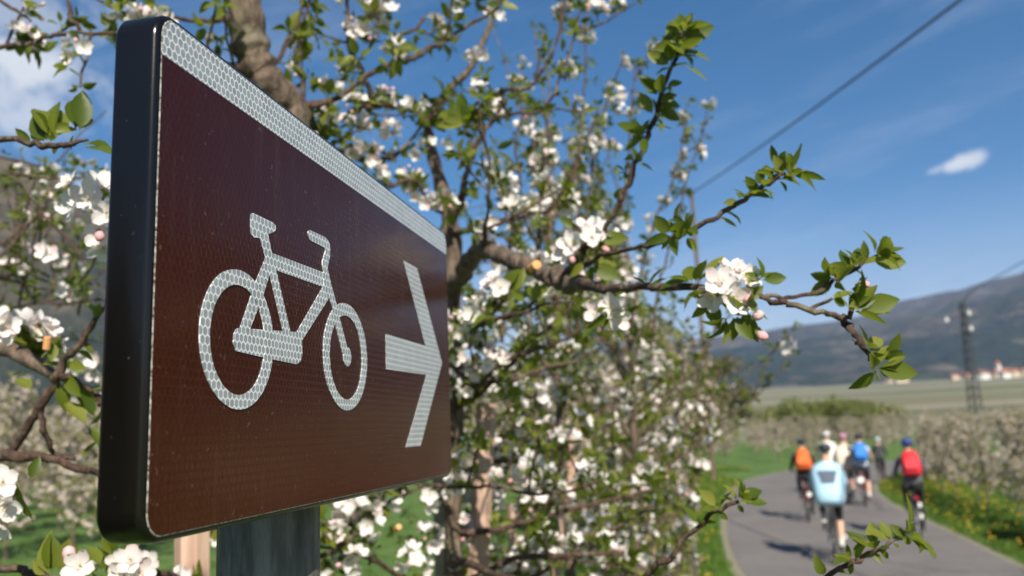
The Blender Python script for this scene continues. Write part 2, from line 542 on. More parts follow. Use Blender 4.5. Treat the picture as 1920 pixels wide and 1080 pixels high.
def bake(name, templ, mats44, matnames, parent, kind=None):
    """many transformed copies of a small template (verts, faces, material index) as one mesh"""
    tv, tf, tm = templ
    tv = np.array(tv, dtype=np.float32)
    A = np.array(mats44, dtype=np.float32)
    nv = len(tv)
    V = np.einsum('mij,vj->mvi', A[:, :3, :3], tv) + A[:, None, :3, 3]
    V = V.reshape(-1, 3)
    me = bpy.data.meshes.new(name)
    m = len(A)
    ls = np.array([len(f) for f in tf])
    flat = np.concatenate([np.array(f) for f in tf])
    loops = (flat[None, :] + (np.arange(m) * nv)[:, None]).reshape(-1)
    starts = np.concatenate([[0], np.cumsum(ls)[:-1]])
    st = (starts[None, :] + (np.arange(m) * ls.sum())[:, None]).reshape(-1)
    me.vertices.add(len(V)); me.vertices.foreach_set('co', V.reshape(-1))
    me.loops.add(len(loops)); me.loops.foreach_set('vertex_index', loops.astype(np.int32))
    me.polygons.add(len(st)); me.polygons.foreach_set('loop_start', st.astype(np.int32))
    me.polygons.foreach_set('loop_total', np.tile(ls, m).astype(np.int32))
    me.polygons.foreach_set('material_index', np.tile(np.array(tm, dtype=np.int32), m))
    me.polygons.foreach_set('use_smooth', np.ones(len(st), dtype=bool))
    me.update(calc_edges=True)
    me.validate()
    o = link(name, me, matnames, parent)
    if kind: o['kind'] = kind
    return o


def smoothline(pts, sub=4):
    """Catmull-Rom through (x,y,z,r) points"""
    P = [np.array(p, float) for p in pts]
    if len(P) < 3: return P
    P = [2 * P[0] - P[1]] + P + [2 * P[-1] - P[-2]]
    out = []
    for i in range(1, len(P) - 2):
        for j in range(sub):
            t = j / sub
            out.append(0.5 * ((2 * P[i]) + (-P[i - 1] + P[i + 1]) * t + (2 * P[i - 1] - 5 * P[i] + 4 * P[i + 1] - P[i + 2]) * t * t
                              + (-P[i - 1] + 3 * P[i] - 3 * P[i + 1] + P[i + 2]) * t ** 3))
    out.append(P[-2])
    return out


# ------------------------------------------------------------------ terrain
def ground_z(x, y):
    r = math.hypot(x, y)
    return max(0.0, r - 120) * 0.039 if r < 1500 else (1380 * 0.039)


def polar(name, azs, rs, zf, m, kind='structure'):
    vs, fs = [], []
    for r in rs:
        for a in azs:
            x, y = r * math.sin(a), r * math.cos(a)
            vs.append((x, y, zf(x, y, a, r)))
    na = len(azs)
    for i in range(len(rs) - 1):
        for j in range(na - 1):
            fs.append((i * na + j, (i + 1) * na + j, (i + 1) * na + j + 1, i * na + j + 1))
    me = bpy.data.meshes.new(name)
    me.from_pydata(vs, [], fs)
    me.polygons.foreach_set('use_smooth', [True] * len(fs))
    return link(name, me, [m], kind=kind)


polar('ground', [2 * math.pi * i / 120 for i in range(121)],
      [0.0, 5, 10, 20, 40, 60, 80, 100, 130, 160, 200, 300, 450, 600, 800, 1000, 1300, 1500, 2500, 6000],
      lambda x, y, a, r: ground_z(x, y), 'ground')

# road with gravel edges
LE = [(3.6, -25), (3.1, -12), (2.85, 0), (2.9, 6), (3.05, 10), (3.27, 12.97), (3.85, 16.31), (4.61, 19.67), (5.5, 23.27), (6.89, 28.2), (8.5, 32.44),
      (10.7, 36.3), (13.6, 39.6), (18, 42.4), (25, 44.6), (36, 46.2), (60, 48)]
RE = [(7.6, -25), (7.1, -12), (6.85, 0), (6.9, 6), (7.0, 10), (7.19, 12.71), (8.0, 16.2), (8.75, 19.4), (9.55, 22.7), (10.7, 26.2), (12.2, 29.7),
      (14.3, 33.0), (17, 36.0), (20.5, 38.4), (26.5, 40.6), (37, 42.2), (60, 44)]


def strip(name, A, B, z, m, kind='structure'):
    a = smoothline([(x, y, 0) for x, y in A], 6)
    b = smoothline([(x, y, 0) for x, y in B], 6)
    k = len(a)
    vs = [(p[0], p[1], z) for p in a] + [(p[0], p[1], z) for p in b]
    fs = [(i, i + k, i + k + 1, i + 1) for i in range(k - 1)]
    me = bpy.data.meshes.new(name)
    me.from_pydata(vs, [], fs)
    return link(name, me, [m], kind=kind)


def offs(Ln, d, jit=0.0):
    rnd = random.Random(4)
    out = []
    for i, (x, y) in enumerate(Ln):
        x0, y0 = Ln[max(0, i - 1)]
        x1, y1 = Ln[min(len(Ln) - 1, i + 1)]
        t = Vector((x1 - x0, y1 - y0)).normalized()
        out.append((x - t.y * d + rnd.uniform(-jit, jit), y + t.x * d))
    return out


strip('gravel_verge', offs(LE, 0.17, 0.07), offs(RE, -0.10, 0.05), 0.006, 'gravel')
strip('road', LE, RE, 0.012, 'asphalt')


# mountains: ridge line read as elevation against azimuth
def azel(px, py):
    r = ray(px, py)
    return math.degrees(math.atan2(r.x, r.y)), r.z / math.hypot(r.x, r.y)


RIDGE = [(-95, 0.22, 1500), (-60, 0.30, 1500), (-42, 0.34, 1500)]
for px, py, rr in ((0, 285, 1600), (70, 312, 1650), (140, 350, 1700), (230, 420, 1850), (330, 520, 2100), (480, 610, 2700), (700, 668, 4500), (900, 690, 5200),
                   (1080, 665, 5200), (1230, 641, 5000), (1313, 634, 4900), (1436, 620, 4800), (1539, 604, 4700), (1623, 588, 4600), (1687, 565, 4500),
                   (1752, 551, 4400), (1817, 540, 4300), (1920, 514, 4200)):
    a, e = azel(px, py)
    RIDGE.append((a, e, rr))
RIDGE += [(35, 0.19, 4000), (41, 0.235, 3800), (48, 0.275, 3600), (60, 0.29, 3500), (80, 0.27, 3400), (100, 0.2, 3300)]
RA = np.array(RIDGE)


def mountain_z(x, y, a, r):
    d = math.degrees(a)
    e = np.interp(d, RA[:, 0], RA[:, 1])
    rr = np.interp(d, RA[:, 0], RA[:, 2])
    r0 = float(np.interp(d, [-95, -20, -5], [650, 650, 1250]))
    g = ground_z(x, y) - 12
    t = (r - r0) / (rr - r0)
    if t < 0: return g - 5
    rid = e * rr + CZ
    nz = noise.fractal(Vector((x, y, 0)) * 0.0011, 0.9, 2.0, 6)
    ng = abs(noise.fractal(Vector((x + 900, y, 3)) * 0.0016, 0.8, 2.0, 5))
    if t <= 1:
        sh = (1 - math.cos(math.pi * min(1, t) ** 0.9)) / 2
        sh = 0.55 * sh + 0.45 * t
        amp = math.sin(math.pi * min(1, t)) ** 0.8
        h = g + (rid - g) * (sh * (1 + 0.22 * nz * amp) - 0.22 * ng * amp)
        ang = (h - CZ) / r
        if ang > e * 0.985 and t < 0.97: h = CZ + r * e * 0.985
        h += 14 * nz * t
    else:
        h = rid - (t - 1) * rid * 0.9 + 30 * nz
    return h


azs = [RAD(-95 + 195 * i / 560) for i in range(561)]
polar('mountain', azs, list(np.linspace(640, 1240, 24))[:-1] + list(np.linspace(1240, 5600, 92)), mountain_z, 'mountain')

# haze
hz = MB()
hz.box((0, 0, 735), (14000, 14000, 1500))
hm = bpy.data.materials.new('haze_air')
hm.use_nodes = True
k = NT(hm.node_tree)
pv = k.add('ShaderNodeVolumePrincipled', ins={'Color': (0.36, 0.60, 1.0, 1), 'Density': 0.000070, 'Anisotropy': 0.0})
k.t.links.new(pv.outputs[0], k.add('ShaderNodeOutputMaterial').inputs['Volume'])
hzo = hz.build('haze', [hm], kind='stuff')

exec_parts = []
# ------------------------------------------------------------------ the sign
O = Vector((-0.20007007, 0.46565931, CZ + 0.09982))      # middle of the left edge of the face
UX = Vector((0.19057221, 0.98167318, 0.0))               # along the face
NN = Vector((0.98167318, -0.19057221, 0.0))              # out of the face
SW, SH = 0.6130, 0.300
sign = thing('cycle_route_sign', (O.x + UX.x * 0.282 - NN.x * 0.073, O.y + UX.y * 0.282 - NN.y * 0.073, 0.0),
             'large brown bicycle direction sign with white bicycle and arrow on a steel post', 'road sign')
sign.rotation_euler = (0, 0, math.atan2(UX.y, UX.x))
# local frame of the sign: x along the face, y = -out of the face, z up
SL = Vector((-0.282, -0.073, O.z))                      # face-left-middle in the local frame (local -y is outward)


def fp(s, t, out=0.0):
    return (SL.x + s, SL.y - out, SL.z + t)


def rrect(s0, s1, t0, t1, r, seg=10):
    pts = []
    for cx, cy, a0 in ((s1 - r, t1 - r, 0), (s0 + r, t1 - r, 90), (s0 + r, t0 + r, 180), (s1 - r, t0 + r, 270)):
        for i in range(seg + 1):
            a = RAD(a0 + 90 * i / seg)
            pts.append((cx + r * math.cos(a), cy + r * math.sin(a)))
    return pts


fm = MB()
mg, fr, dep = 0.0042, 0.0045, 0.0285
prof = [(0.0062, 0.0)]
for i in range(0, 8):
    a = RAD(90 * i / 7)
    prof.append((fr * (1 - math.sin(a)), fr * (1 - math.cos(a))))
for i in range(0, 6):
    a = RAD(90 * i / 5)
    prof.append((0.003 * (1 - math.cos(a)), dep - 0.003 + 0.003 * math.sin(a)))
loops = []
for ins, d in prof:
    loops.append([fp(s, t, -d) for s, t in rrect(-mg + ins, SW + mg - ins, -SH / 2 - mg + ins, SH / 2 + mg - ins, 0.0185 - ins)])
k0 = len(loops[0])
vs = [p for L in loops for p in L]
fs = []
for i in range(len(loops) - 1):
    for j in range(k0):
        fs.append((i * k0 + j, i * k0 + (j + 1) % k0, (i + 1) * k0 + (j + 1) % k0, (i + 1) * k0 + j))
fm.add(vs, fs, 0, True)
fm.add(loops[0], [tuple(range(k0))], 0)
fm.add(loops[-1], [tuple(range(k0 - 1, -1, -1))], 0)
fo = fm.build('sign_box', ['frame'], sign)


def flat(name, polys, m, out, parent=sign, rings=(), **kw):
    """polygons (s,t) and rings (cs,ct,rx,ry,irx,iry,dcs,dct) as thin foil with a cut edge"""
    b = MB()
    lv = out
    for q in polys:
        top = [fp(s, t, lv) for s, t in q]
        bot = [fp(s, t, 0.0001) for s, t in q]
        kk = len(q)
        b.add(top, [tuple(range(kk))])
        b.add(top + bot, [(i, kk + i, kk + (i + 1) % kk, (i + 1) % kk) for i in range(kk)])
        lv += 0.00005
    for (cs, ct, rx, ry, ix, iy, ics, ict) in rings:
        N = 72
        o1 = [(cs + rx * math.cos(2 * math.pi * i / N), ct + ry * math.sin(2 * math.pi * i / N)) for i in range(N)]
        i1 = [(ics + ix * math.cos(2 * math.pi * i / N), ict + iy * math.sin(2 * math.pi * i / N)) for i in range(N)]
        a = [fp(s, t, lv) for s, t in o1]; c = [fp(s, t, lv) for s, t in i1]
        a2 = [fp(s, t, 0.0001) for s, t in o1]; c2 = [fp(s, t, 0.0001) for s, t in i1]
        V = a + c + a2 + c2
        F = []
        for i in range(N):
            j = (i + 1) % N
            F += [(i, j, N + j, N + i), (i, 2 * N + i, 2 * N + j, j), (N + i, N + j, 3 * N + j, 3 * N + i)]
        b.add(V, F)
        lv += 0.00005
    return b.build(name, [m], parent, **kw)


def rounded(poly, r=0.002, seg=3, keep=()):
    out = []
    kk = len(poly)
    for i in range(kk):
        p = Vector(poly[i]); a = Vector(poly[i - 1]) - p; c = Vector(poly[(i + 1) % kk]) - p
        if i in keep or a.length < 1e-6 or c.length < 1e-6:
            out.append(tuple(p)); continue
        rr = min(r, a.length * 0.45, c.length * 0.45)
        p0 = p + a.normalized() * rr; p1 = p + c.normalized() * rr
        for j in range(seg + 1):
            t = j / seg
            out.append(tuple(p0 * (1 - t) ** 2 + p * 2 * t * (1 - t) + p1 * t * t))
    return out


flat('brown_face', [rrect(0, SW, -SH / 2, SH / 2, 0.0135)], 'brown_foil', 0.0004)
bt = 0.1247
band = [p for p in rrect(0.0008, SW - 0.0004, -SH / 2, SH / 2 - 0.0003, 0.0135) if p[1] > bt]
band = [(SW - 0.0004, bt)] + band + [(0.0008, bt)]
flat('white_band', [band], 'white_foil', 0.0006)
el = MB()
outl = rrect(0, SW, -SH / 2, SH / 2, 0.0135)
oo = rrect(-0.00055, SW + 0.0003, -SH / 2 - 0.0004, SH / 2 + 0.0003, 0.0135)
kk = len(outl)
ia = rrect(0.00035, SW - 0.0001, -SH / 2 + 0.0001, SH / 2 - 0.0001, 0.0134)
sel = [i for i in range(kk) if 13 <= i <= 34]
el.add([fp(*oo[i], 0.0003) for i in sel] + [fp(*ia[i], 0.00052) for i in sel], [(i, i + 1, i + 1 + len(sel), i + len(sel)) for i in range(len(sel) - 1)])
el.build('foil_edge', ['foil_edge'], sign)

saddle = [(0.1065, 0.0538), (0.1090, 0.0555), (0.1110, 0.0558), (0.1400, 0.0558), (0.1441, 0.0545), (0.1444, 0.0520), (0.1428, 0.0502), (0.138, 0.0478), (0.1319, 0.0455), (0.1195, 0.0400), (0.1119, 0.0388), (0.1075, 0.0404), (0.1062, 0.047)]
post = [(0.1319, 0.0466), (0.1383, 0.033), (0.129, 0.0270), (0.1195, 0.0412)]
top = [(0.1383, 0.033), (0.228, 0.0342), (0.2300, 0.0300), (0.2289, 0.022), (0.1447, 0.0213), (0.1345, 0.0156), (0.127, 0.0268)]
stay = [(0.1284, 0.0271), (0.1382, 0.0228), (0.1345, 0.0156), (0.1249, -0.0018), (0.1076, -0.0262), (0.0931, -0.0285), (0.1152, 0.0085)]
seattube = [(0.1345, 0.0174), (0.1446, 0.0224), (0.1685, -0.0212), (0.1567, -0.0229)]
down = [(0.2289, 0.023), (0.2364, 0.0202), (0.2405, 0.0148), (0.1881, -0.0265), (0.1795, -0.0205)]
case = [(0.0931, -0.0268), (0.0891, -0.0280), (0.0862, -0.0318), (0.0858, -0.0378), (0.0896, -0.0425), (0.13, -0.0440), (0.1792, -0.0452), (0.1858, -0.0425), (0.189, -0.0370), (0.188, -0.0255), (0.1799, -0.0205), (0.1566, -0.0222), (0.1076, -0.0258)]
bar = [(0.2013, 0.0644), (0.2326, 0.065), (0.2399, 0.0627), (0.2421, 0.0593), (0.2426, 0.0517), (0.238, 0.0432), (0.237, 0.0392), (0.228, 0.0342), (0.2262, 0.041), (0.2271, 0.0449), (0.2329, 0.0536), (0.2326, 0.0558), (0.2022, 0.0562), (0.1988, 0.0591), (0.1983, 0.0619)]
fork = [(0.228, 0.0346), (0.237, 0.0392), (0.2443, 0.0267), (0.2565, 0.0097), (0.2614, 0.002), (0.2788, -0.0242), (0.2682, -0.0290), (0.2506, -0.003), (0.2488, 0.0053), (0.2405, 0.0148), (0.2292, 0.0221)]
blob = [(0.2788 + 0.0088 * math.cos(a), -0.0318 + 0.0086 * math.sin(a)) for a in [2 * math.pi * i / 20 for i in range(20)]]
flat('bicycle_symbol', [saddle, post, top, stay, seattube, down, case, rounded(bar, 0.003), fork, blob], 'white_foil', 0.0006,
     rings=[(0.0933, -0.0342, 0.0477, 0.0462, 0.0358, 0.0364, 0.0928, -0.0346), (0.2770, -0.0318, 0.0490, 0.0466, 0.0368, 0.0366, 0.2772, -0.0326)])
arrow = [(0.379, -0.0016), (0.5130, -0.0016), (0.4384, 0.0842), (0.487, 0.0842), (0.5807, -0.0166), (0.4872, -0.1140), (0.4350, -0.1140), (0.5150, -0.0348), (0.3792, -0.0365)]
flat('arrow_symbol', [arrow], 'white_foil', 0.0006)
pp = MB()
pp.tube([(0, 0, -0.3), (0, 0, O.z + 0.08)], 0.0430, 48)
pp.build('post', ['galva'], sign)
for zz in (-0.08, 0.08):
    c = MB()
    c.tube([(0, 0, O.z + zz - 0.012), (0, 0, O.z + zz + 0.012)], 0.0445, 32)
    c.box((0.0, -0.038, O.z + zz), (0.12, 0.014, 0.024))
    c.build('clamp', ['galva'], sign)


# ------------------------------------------------------------------ vegetation kit
def basis(p, y, nrm, sc):
    y = Vector(y).normalized()
    z = Vector(nrm) - y * y.dot(Vector(nrm))
    if z.length < 1e-4: z = y.orthogonal()
    z.normalize()
    x = y.cross(z)
    if not hasattr(sc, '__len__'): sc = (sc, sc, sc)
    m = Matrix.Identity(4)
    m.col[0][:3] = x * sc[0]; m.col[1][:3] = y * sc[1]; m.col[2][:3] = z * sc[2]; m.col[3][:3] = p
    return m


def leaf_tmpl(detail, curl=0.25, fold=0.35, wav=0.0):
    st = [(0, 0.0), (0.10, 0.015), (0.2, 0.145), (0.38, 0.24), (0.58, 0.24), (0.78, 0.16), (0.92, 0.06), (1.0, 0.0)] if detail else [(0, 0), (0.45, 0.27), (1.0, 0)]
    v, f = [], []
    for i, (t, w) in enumerate(st):
        z = -curl * t * t
        wv = wav * math.sin(i * 2.3)
        v += [(-w, t, z + w * fold + wv), (0, t, z), (w, t, z + w * fold - wv)]
    for i in range(len(st) - 1):
        a = i * 3
        f += [(a, a + 1, a + 4, a + 3), (a + 1, a + 2, a + 5, a + 4)]
    if not detail:
        v = [(0, 0, 0), (-0.27, .45, .05), (0, 1, -.2), (.27, .45, .05), (0, .45, -.04)]
        f = [(0, 4, 1), (1, 4, 2), (0, 3, 4), (3, 2, 4)]
    return v, f, [0] * len(f)


def petal_geo(cup, n_l=4, seed=0):
    """one petal growing along +Y from radius 0.05 to 0.5, cupped upward in z"""
    rg = random.Random(seed)
    v, f = [], []
    W_ = [0.045, 0.15, 0.205, 0.175, 0.06][:n_l + 1]
    for i in range(n_l + 1):
        t = i / n_l
        y = 0.05 + 0.45 * t
        z = cup * (t ** 1.3) * 0.5 - 0.10 * max(0, t - 0.7)
        w = W_[i]
        for s_ in (-1, -0.45, 0.45, 1):
            v.append((w * s_, y - (0.03 if abs(s_) == 1 and t == 1 else 0) - (0.02 if abs(s_) < 1 and t == 1 else 0), z + 0.05 * (abs(s_) ** 2) * (0.5 + t) + rg.uniform(-.012, .012)))
    for i in range(n_l):
        for j in range(3):
            a = i * 4 + j
            f.append((a, a + 1, a + 5, a + 4))
    return v, f


def rotz(v, a):
    c, s = math.cos(a), math.sin(a)
    return [(x * c - y * s, x * s + y * c, z) for x, y, z in v]


def flower_centre(nst=12, seed=1):
    v, f, m = [], [], []
    rg = random.Random(seed)
    def addp(vs, fs, mi):
        b = len(v); v.extend(vs); f.extend([tuple(i + b for i in q) for q in fs]); m.extend([mi] * len(fs))
    for i in range(nst):
        a = 2 * math.pi * i / nst + rg.uniform(-.2, .2)
        r0, r1, h = 0.02, rg.uniform(0.05, 0.13), rg.uniform(0.13, 0.2)
        ca, sa = math.cos(a), math.sin(a)
        px_, py_ = -sa * 0.006, ca * 0.006
        addp([(r0 * ca - px_, r0 * sa - py_, 0), (r0 * ca + px_, r0 * sa + py_, 0), (r1 * ca + px_, r1 * sa + py_, h), (r1 * ca - px_, r1 * sa - py_, h)], [(0, 1, 2, 3)], 0)
        q = 0.018
        c = (r1 * ca, r1 * sa, h)
        addp([(c[0] - q, c[1], c[2]), (c[0] + q, c[1], c[2]), (c[0], c[1] - q, c[2]), (c[0], c[1] + q, c[2]), (c[0], c[1], c[2] + q), (c[0], c[1], c[2] - q)],
             [(0, 2, 4), (2, 1, 4), (1, 3, 4), (3, 0, 4), (2, 0, 5), (1, 2, 5), (3, 1, 5), (0, 3, 5)], 1)
    # green cup below
    N = 6
    addp([(0.05 * math.cos(2 * math.pi * i / N), 0.05 * math.sin(2 * math.pi * i / N), 0.01) for i in range(N)] + [(0, 0, -0.13)],
         [(i, (i + 1) % N, N) for i in range(N)] + [tuple(range(N))], 2)
    return v, f, m


def blossom_tmpl(detail, cup=0.5, seed=0):
    v, f, m = [], [], []
    if detail:
        for i in range(5):
            pv, pf = petal_geo(cup + 0.12 * math.sin(i * 2 + seed), 4, seed * 7 + i)
            b = len(v)
            v += rotz(pv, 2 * math.pi * i / 5 + 0.06 * math.sin(i * 5 + seed))
            f += [tuple(j + b for j in q) for q in pf]
            m += [0] * len(pf)
        cv, cf, cm = flower_centre(8, seed)
        b = len(v)
        v += cv; f += [tuple(j + b for j in q) for q in cf]
        m += [{0: 0, 1: 1, 2: 2}[i] for i in cm]
    else:
        for i in range(5):
            pv = rotz([(0, 0.03, 0), (-0.19, 0.30, cup * .3), (0, 0.5, cup * .42), (0.19, 0.30, cup * .3)], 2 * math.pi * i / 5)
            b = len(v)
            v += pv; f.append((b, b + 3, b + 2, b + 1)); m.append(0)
        b = len(v)
        v += [(-.07, -.05, .06), (.07, -.05, .06), (0, .08, .06)]
        f.append((b, b + 1, b + 2)); m.append(1)
    return v, f, m


def bud_tmpl():
    b = MB()
    b.ball((0, 0.55, 0), (0.33, 0.45, 0.33), 0, 7, 4)
    b.ball((0, 0.18, 0), (0.20, 0.22, 0.20), 1, 6, 3)
    return b.v, b.f, b.mi


def tmesh(name, T, mats):
    me = bpy.data.meshes.new(name)
    me.from_pydata(T[0], [], T[1])
    me.polygons.foreach_set('material_index', T[2])
    me.polygons.foreach_set('use_smooth', [True] * len(T[1]))
    for m in mats: me.materials.append(M[m])
    return me


LEAF_T = [leaf_tmpl(True, c, fo, w) for c, fo, w in ((.22, .35, 0), (.45, .5, .01), (.05, .25, .015), (-.12, .45, .0))]
LEAF_M = [tmesh('leaf', t, ['leaf']) for t in LEAF_T]
LEAF_F = leaf_tmpl(False)
BLO_T = [blossom_tmpl(True, c, i) for i, c in enumerate((0.35, 0.6, 0.95))]
BLO_M = [tmesh('blossom', t, ['petal', 'stamen', 'stalk']) for t in BLO_T]
BLO_F = blossom_tmpl(False, 0.55)
BUD_T = bud_tmpl()
BUD_M = tmesh('bud', BUD_T, ['bud', 'stalk'])
PET_M = []
for c, sd in ((0.30, 1), (0.42, 2), (0.55, 3), (0.70, 4)):
    pv, pf = petal_geo(c, 4, sd)
    PET_M.append(tmesh('petal', (pv, pf, [0] * len(pf)), ['petal']))
CEN_M = tmesh('blossom', flower_centre(16, 3), ['petal', 'stamen', 'stalk'])


class Foliage:
    def __init__(s, seed):
        s.r = random.Random(seed)
        s.leaves, s.blos, s.buds = [], [], []
        s.stalk = MB()

    def rv(s, k=1.0):
        return Vector((s.r.gauss(0, 1), s.r.gauss(0, 1), s.r.gauss(0, 1))) * k

    def leaf(s, p, d, L, nrm=None):
        if nrm is None: nrm = Vector((0, 0, 1)) + s.rv(0.45)
        s.leaves.append((basis(p, d, nrm, (L * s.r.uniform(.8, 1.1), L, L)), s.r.randrange(4)))

    def rosette(s, p, up, nl, L, spread=1.0):
        up = Vector(up).normalized()
        a0 = s.r.uniform(0, 6.28)
        ox = up.orthogonal().normalized(); oy = up.cross(ox)
        for i in range(nl):
            a = a0 + i * 2.4 + s.r.uniform(-.3, .3)
            out = ox * math.cos(a) + oy * math.sin(a)
            el = s.r.uniform(0.15, 0.95)
            d = (out * spread + up * el * 1.3 + s.rv(0.12)).normalized()
            pt = p + d * L * 0.12
            l = L * s.r.uniform(0.5, 1.25)
            s.leaf(pt, d, l, up * 1.0 - out * 0.4 + s.rv(0.3))

    def cluster(s, p, up, nf, D, nb=0):
        up = Vector(up).normalized()
        ox = up.orthogonal().normalized(); oy = up.cross(ox)
        a0 = s.r.uniform(0, 6.28)
        for i in range(nf + nb):
            a = a0 + i * 6.283 / max(1, nf + nb) + s.r.uniform(-.3, .3)
            el = s.r.uniform(0.35, 1.2)
            d = ((ox * math.cos(a) + oy * math.sin(a)) * s.r.uniform(0.5, 1.0) + up * el).normalized()
            ln = D * s.r.uniform(0.45, 0.9)
            e = p + d * ln
            s.stalk.tube([p, p + d * ln * 0.6 + s.rv(0.001), e], [0.0009, 0.0008, 0.001], 3, caps=False)
            if i < nf:
                f = (d + s.rv(0.22)).normalized()
                s.blos.append((basis(e, f.orthogonal(), f, D * s.r.uniform(0.85, 1.1)), s.r.choice((0, 0, 1, 1, 2)), s.r.uniform(0, 6.28)))
            else:
                s.buds.append((basis(e, d, d.orthogonal(), D * s.r.uniform(0.28, 0.42)),))

    def flush(s, root, nleaf=300, nblo=150, hero=0, nbud=60, far=False):
        L = Vector(root.location)
        T = Matrix.Translation(-L)
        C0 = Vector((0, 0, CZ))

        def rank(m, k):
            p = m.col[3].to_3d() if hasattr(m.col[3], 'to_3d') else Vector(m.col[3][:3])
            q = pix(p)
            inside = p.y > 0.1 and -40 < q[0] < 1960 and -40 < q[1] < 1120
            hid = 215 < q[0] < 835 and 40 + max(0, (q[0] - 310)) * 0.78 < q[1] < 960 - max(0, q[0] - 290) * .21
            return k / max(0.1, (p - C0).length) * (1 if inside and not hid else 0.001)
        s.leaves.sort(key=lambda t: -rank(t[0], t[0].col[1].length))
        s.blos.sort(key=lambda t: -rank(t[0], 1))
        s.buds.sort(key=lambda t: -rank(t[0], 1))
        for m, v in s.leaves[:nleaf]:
            o = bpy.data.objects.new('leaf', LEAF_M[v]); COL.objects.link(o); o.parent = root; o.matrix_local = T @ m
        for i, (m, v, rz) in enumerate(s.blos[:nblo]):
            mm = T @ m @ Matrix.Rotation(rz, 4, 'Z')
            if i < hero:
                o = bpy.data.objects.new('blossom', CEN_M); COL.objects.link(o); o.parent = root; o.matrix_local = mm
                for j in range(5):
                    p_ = bpy.data.objects.new('petal', PET_M[s.r.randrange(4)]); COL.objects.link(p_); p_.parent = o
                    p_.matrix_local = Matrix.Rotation(2 * math.pi * j / 5 + s.r.uniform(-.1, .1), 4, 'Z') @ Matrix.Rotation(s.r.uniform(-.15, .15), 4, 'X')
            else:
                o = bpy.data.objects.new('blossom', BLO_M[v]); COL.objects.link(o); o.parent = root; o.matrix_local = mm
        for (m,) in s.buds[:nbud]:
            o = bpy.data.objects.new('bud', BUD_M); COL.objects.link(o); o.parent = root; o.matrix_local = T @ m
        rest = s.leaves[nleaf:]
        lm = 'leaf_far' if far else 'leaf'
        pm = 'petal_far' if far else 'petal'
        if rest:
            bake('foliage', LEAF_F if far else LEAF_T[0], [T @ m for m, v in rest], [lm], root, 'stuff')
        rb = s.blos[nblo:]
        if rb:
            bake('blossoms', BLO_F if far else BLO_T[1], [T @ m @ Matrix.Rotation(rz, 4, 'Z') for m, v, rz in rb], [pm, 'stamen', 'stalk'], root, 'stuff')
        rb = s.buds[nbud:]
        if rb:
            bake('buds', BUD_T, [T @ m for (m,) in rb], ['bud', 'stalk'], root, 'stuff')
        if s.stalk.v and not far:
            s.stalk.v = [tuple(Vector(v) - L) for v in s.stalk.v]
            s.stalk.build('stalks', ['stalk'], root, kind='stuff')


def wobble(rg, a, b, n_, amp, droop=0.0):
    pts = []
    a, b = Vector(a), Vector(b)
    L = (b - a).length
    off = Vector((0, 0, 0))
    for i in range(n_ + 1):
        t = i / n_
        off = off + Vector((rg.gauss(0, 1), rg.gauss(0, 1), rg.gauss(0, 1))) * amp * L / n_
        q = a.lerp(b, t) + off * (1 if i else 0)
        q.z += droop * 4 * t * (1 - t) * L
        pts.append(q)
    return pts


def twig_spurs(F, pts, start, sp, L, D, pf, keep=None, nl=(3, 6), tip=True):
    """leaf rosettes and flower clusters along a twig"""
    acc = 0
    for i in range(1, len(pts)):
        a, b = Vector(pts[i - 1][:3]), Vector(pts[i][:3])
        seg = (b - a).length
        acc += seg
        if i / len(pts) < start: continue
        while acc > sp:
            acc -= sp * F.r.uniform(0.6, 1.4)
            p = b.lerp(a, F.r.random())
            if keep and not keep(p): continue
            t = (b - a).normalized()
            up = (t.orthogonal() + F.rv(0.8)); up = up - t * up.dot(t) * 0.6
            up = (up.normalized() + Vector((0, 0, 0.5)) + t * 0.3).normalized()
            q = p + up * F.r.uniform(0.006, 0.03)
            F.stalk.tube([p, q], [0.0025, 0.0018], 3, caps=False)
            F.rosette(q, up, F.r.randint(*nl), L * F.r.uniform(0.7, 1.1))
            if F.r.random() < pf:
                F.cluster(q, up, F.r.randint(2, 5), D * F.r.uniform(0.85, 1.1), F.r.choice((0, 0, 1, 2)))
    if tip:
        p = Vector(pts[-1][:3])
        if not keep or keep(p):
            t = (p - Vector(pts[-3][:3])).normalized()
            F.rosette(p, t, F.r.randint(4, 7), L)


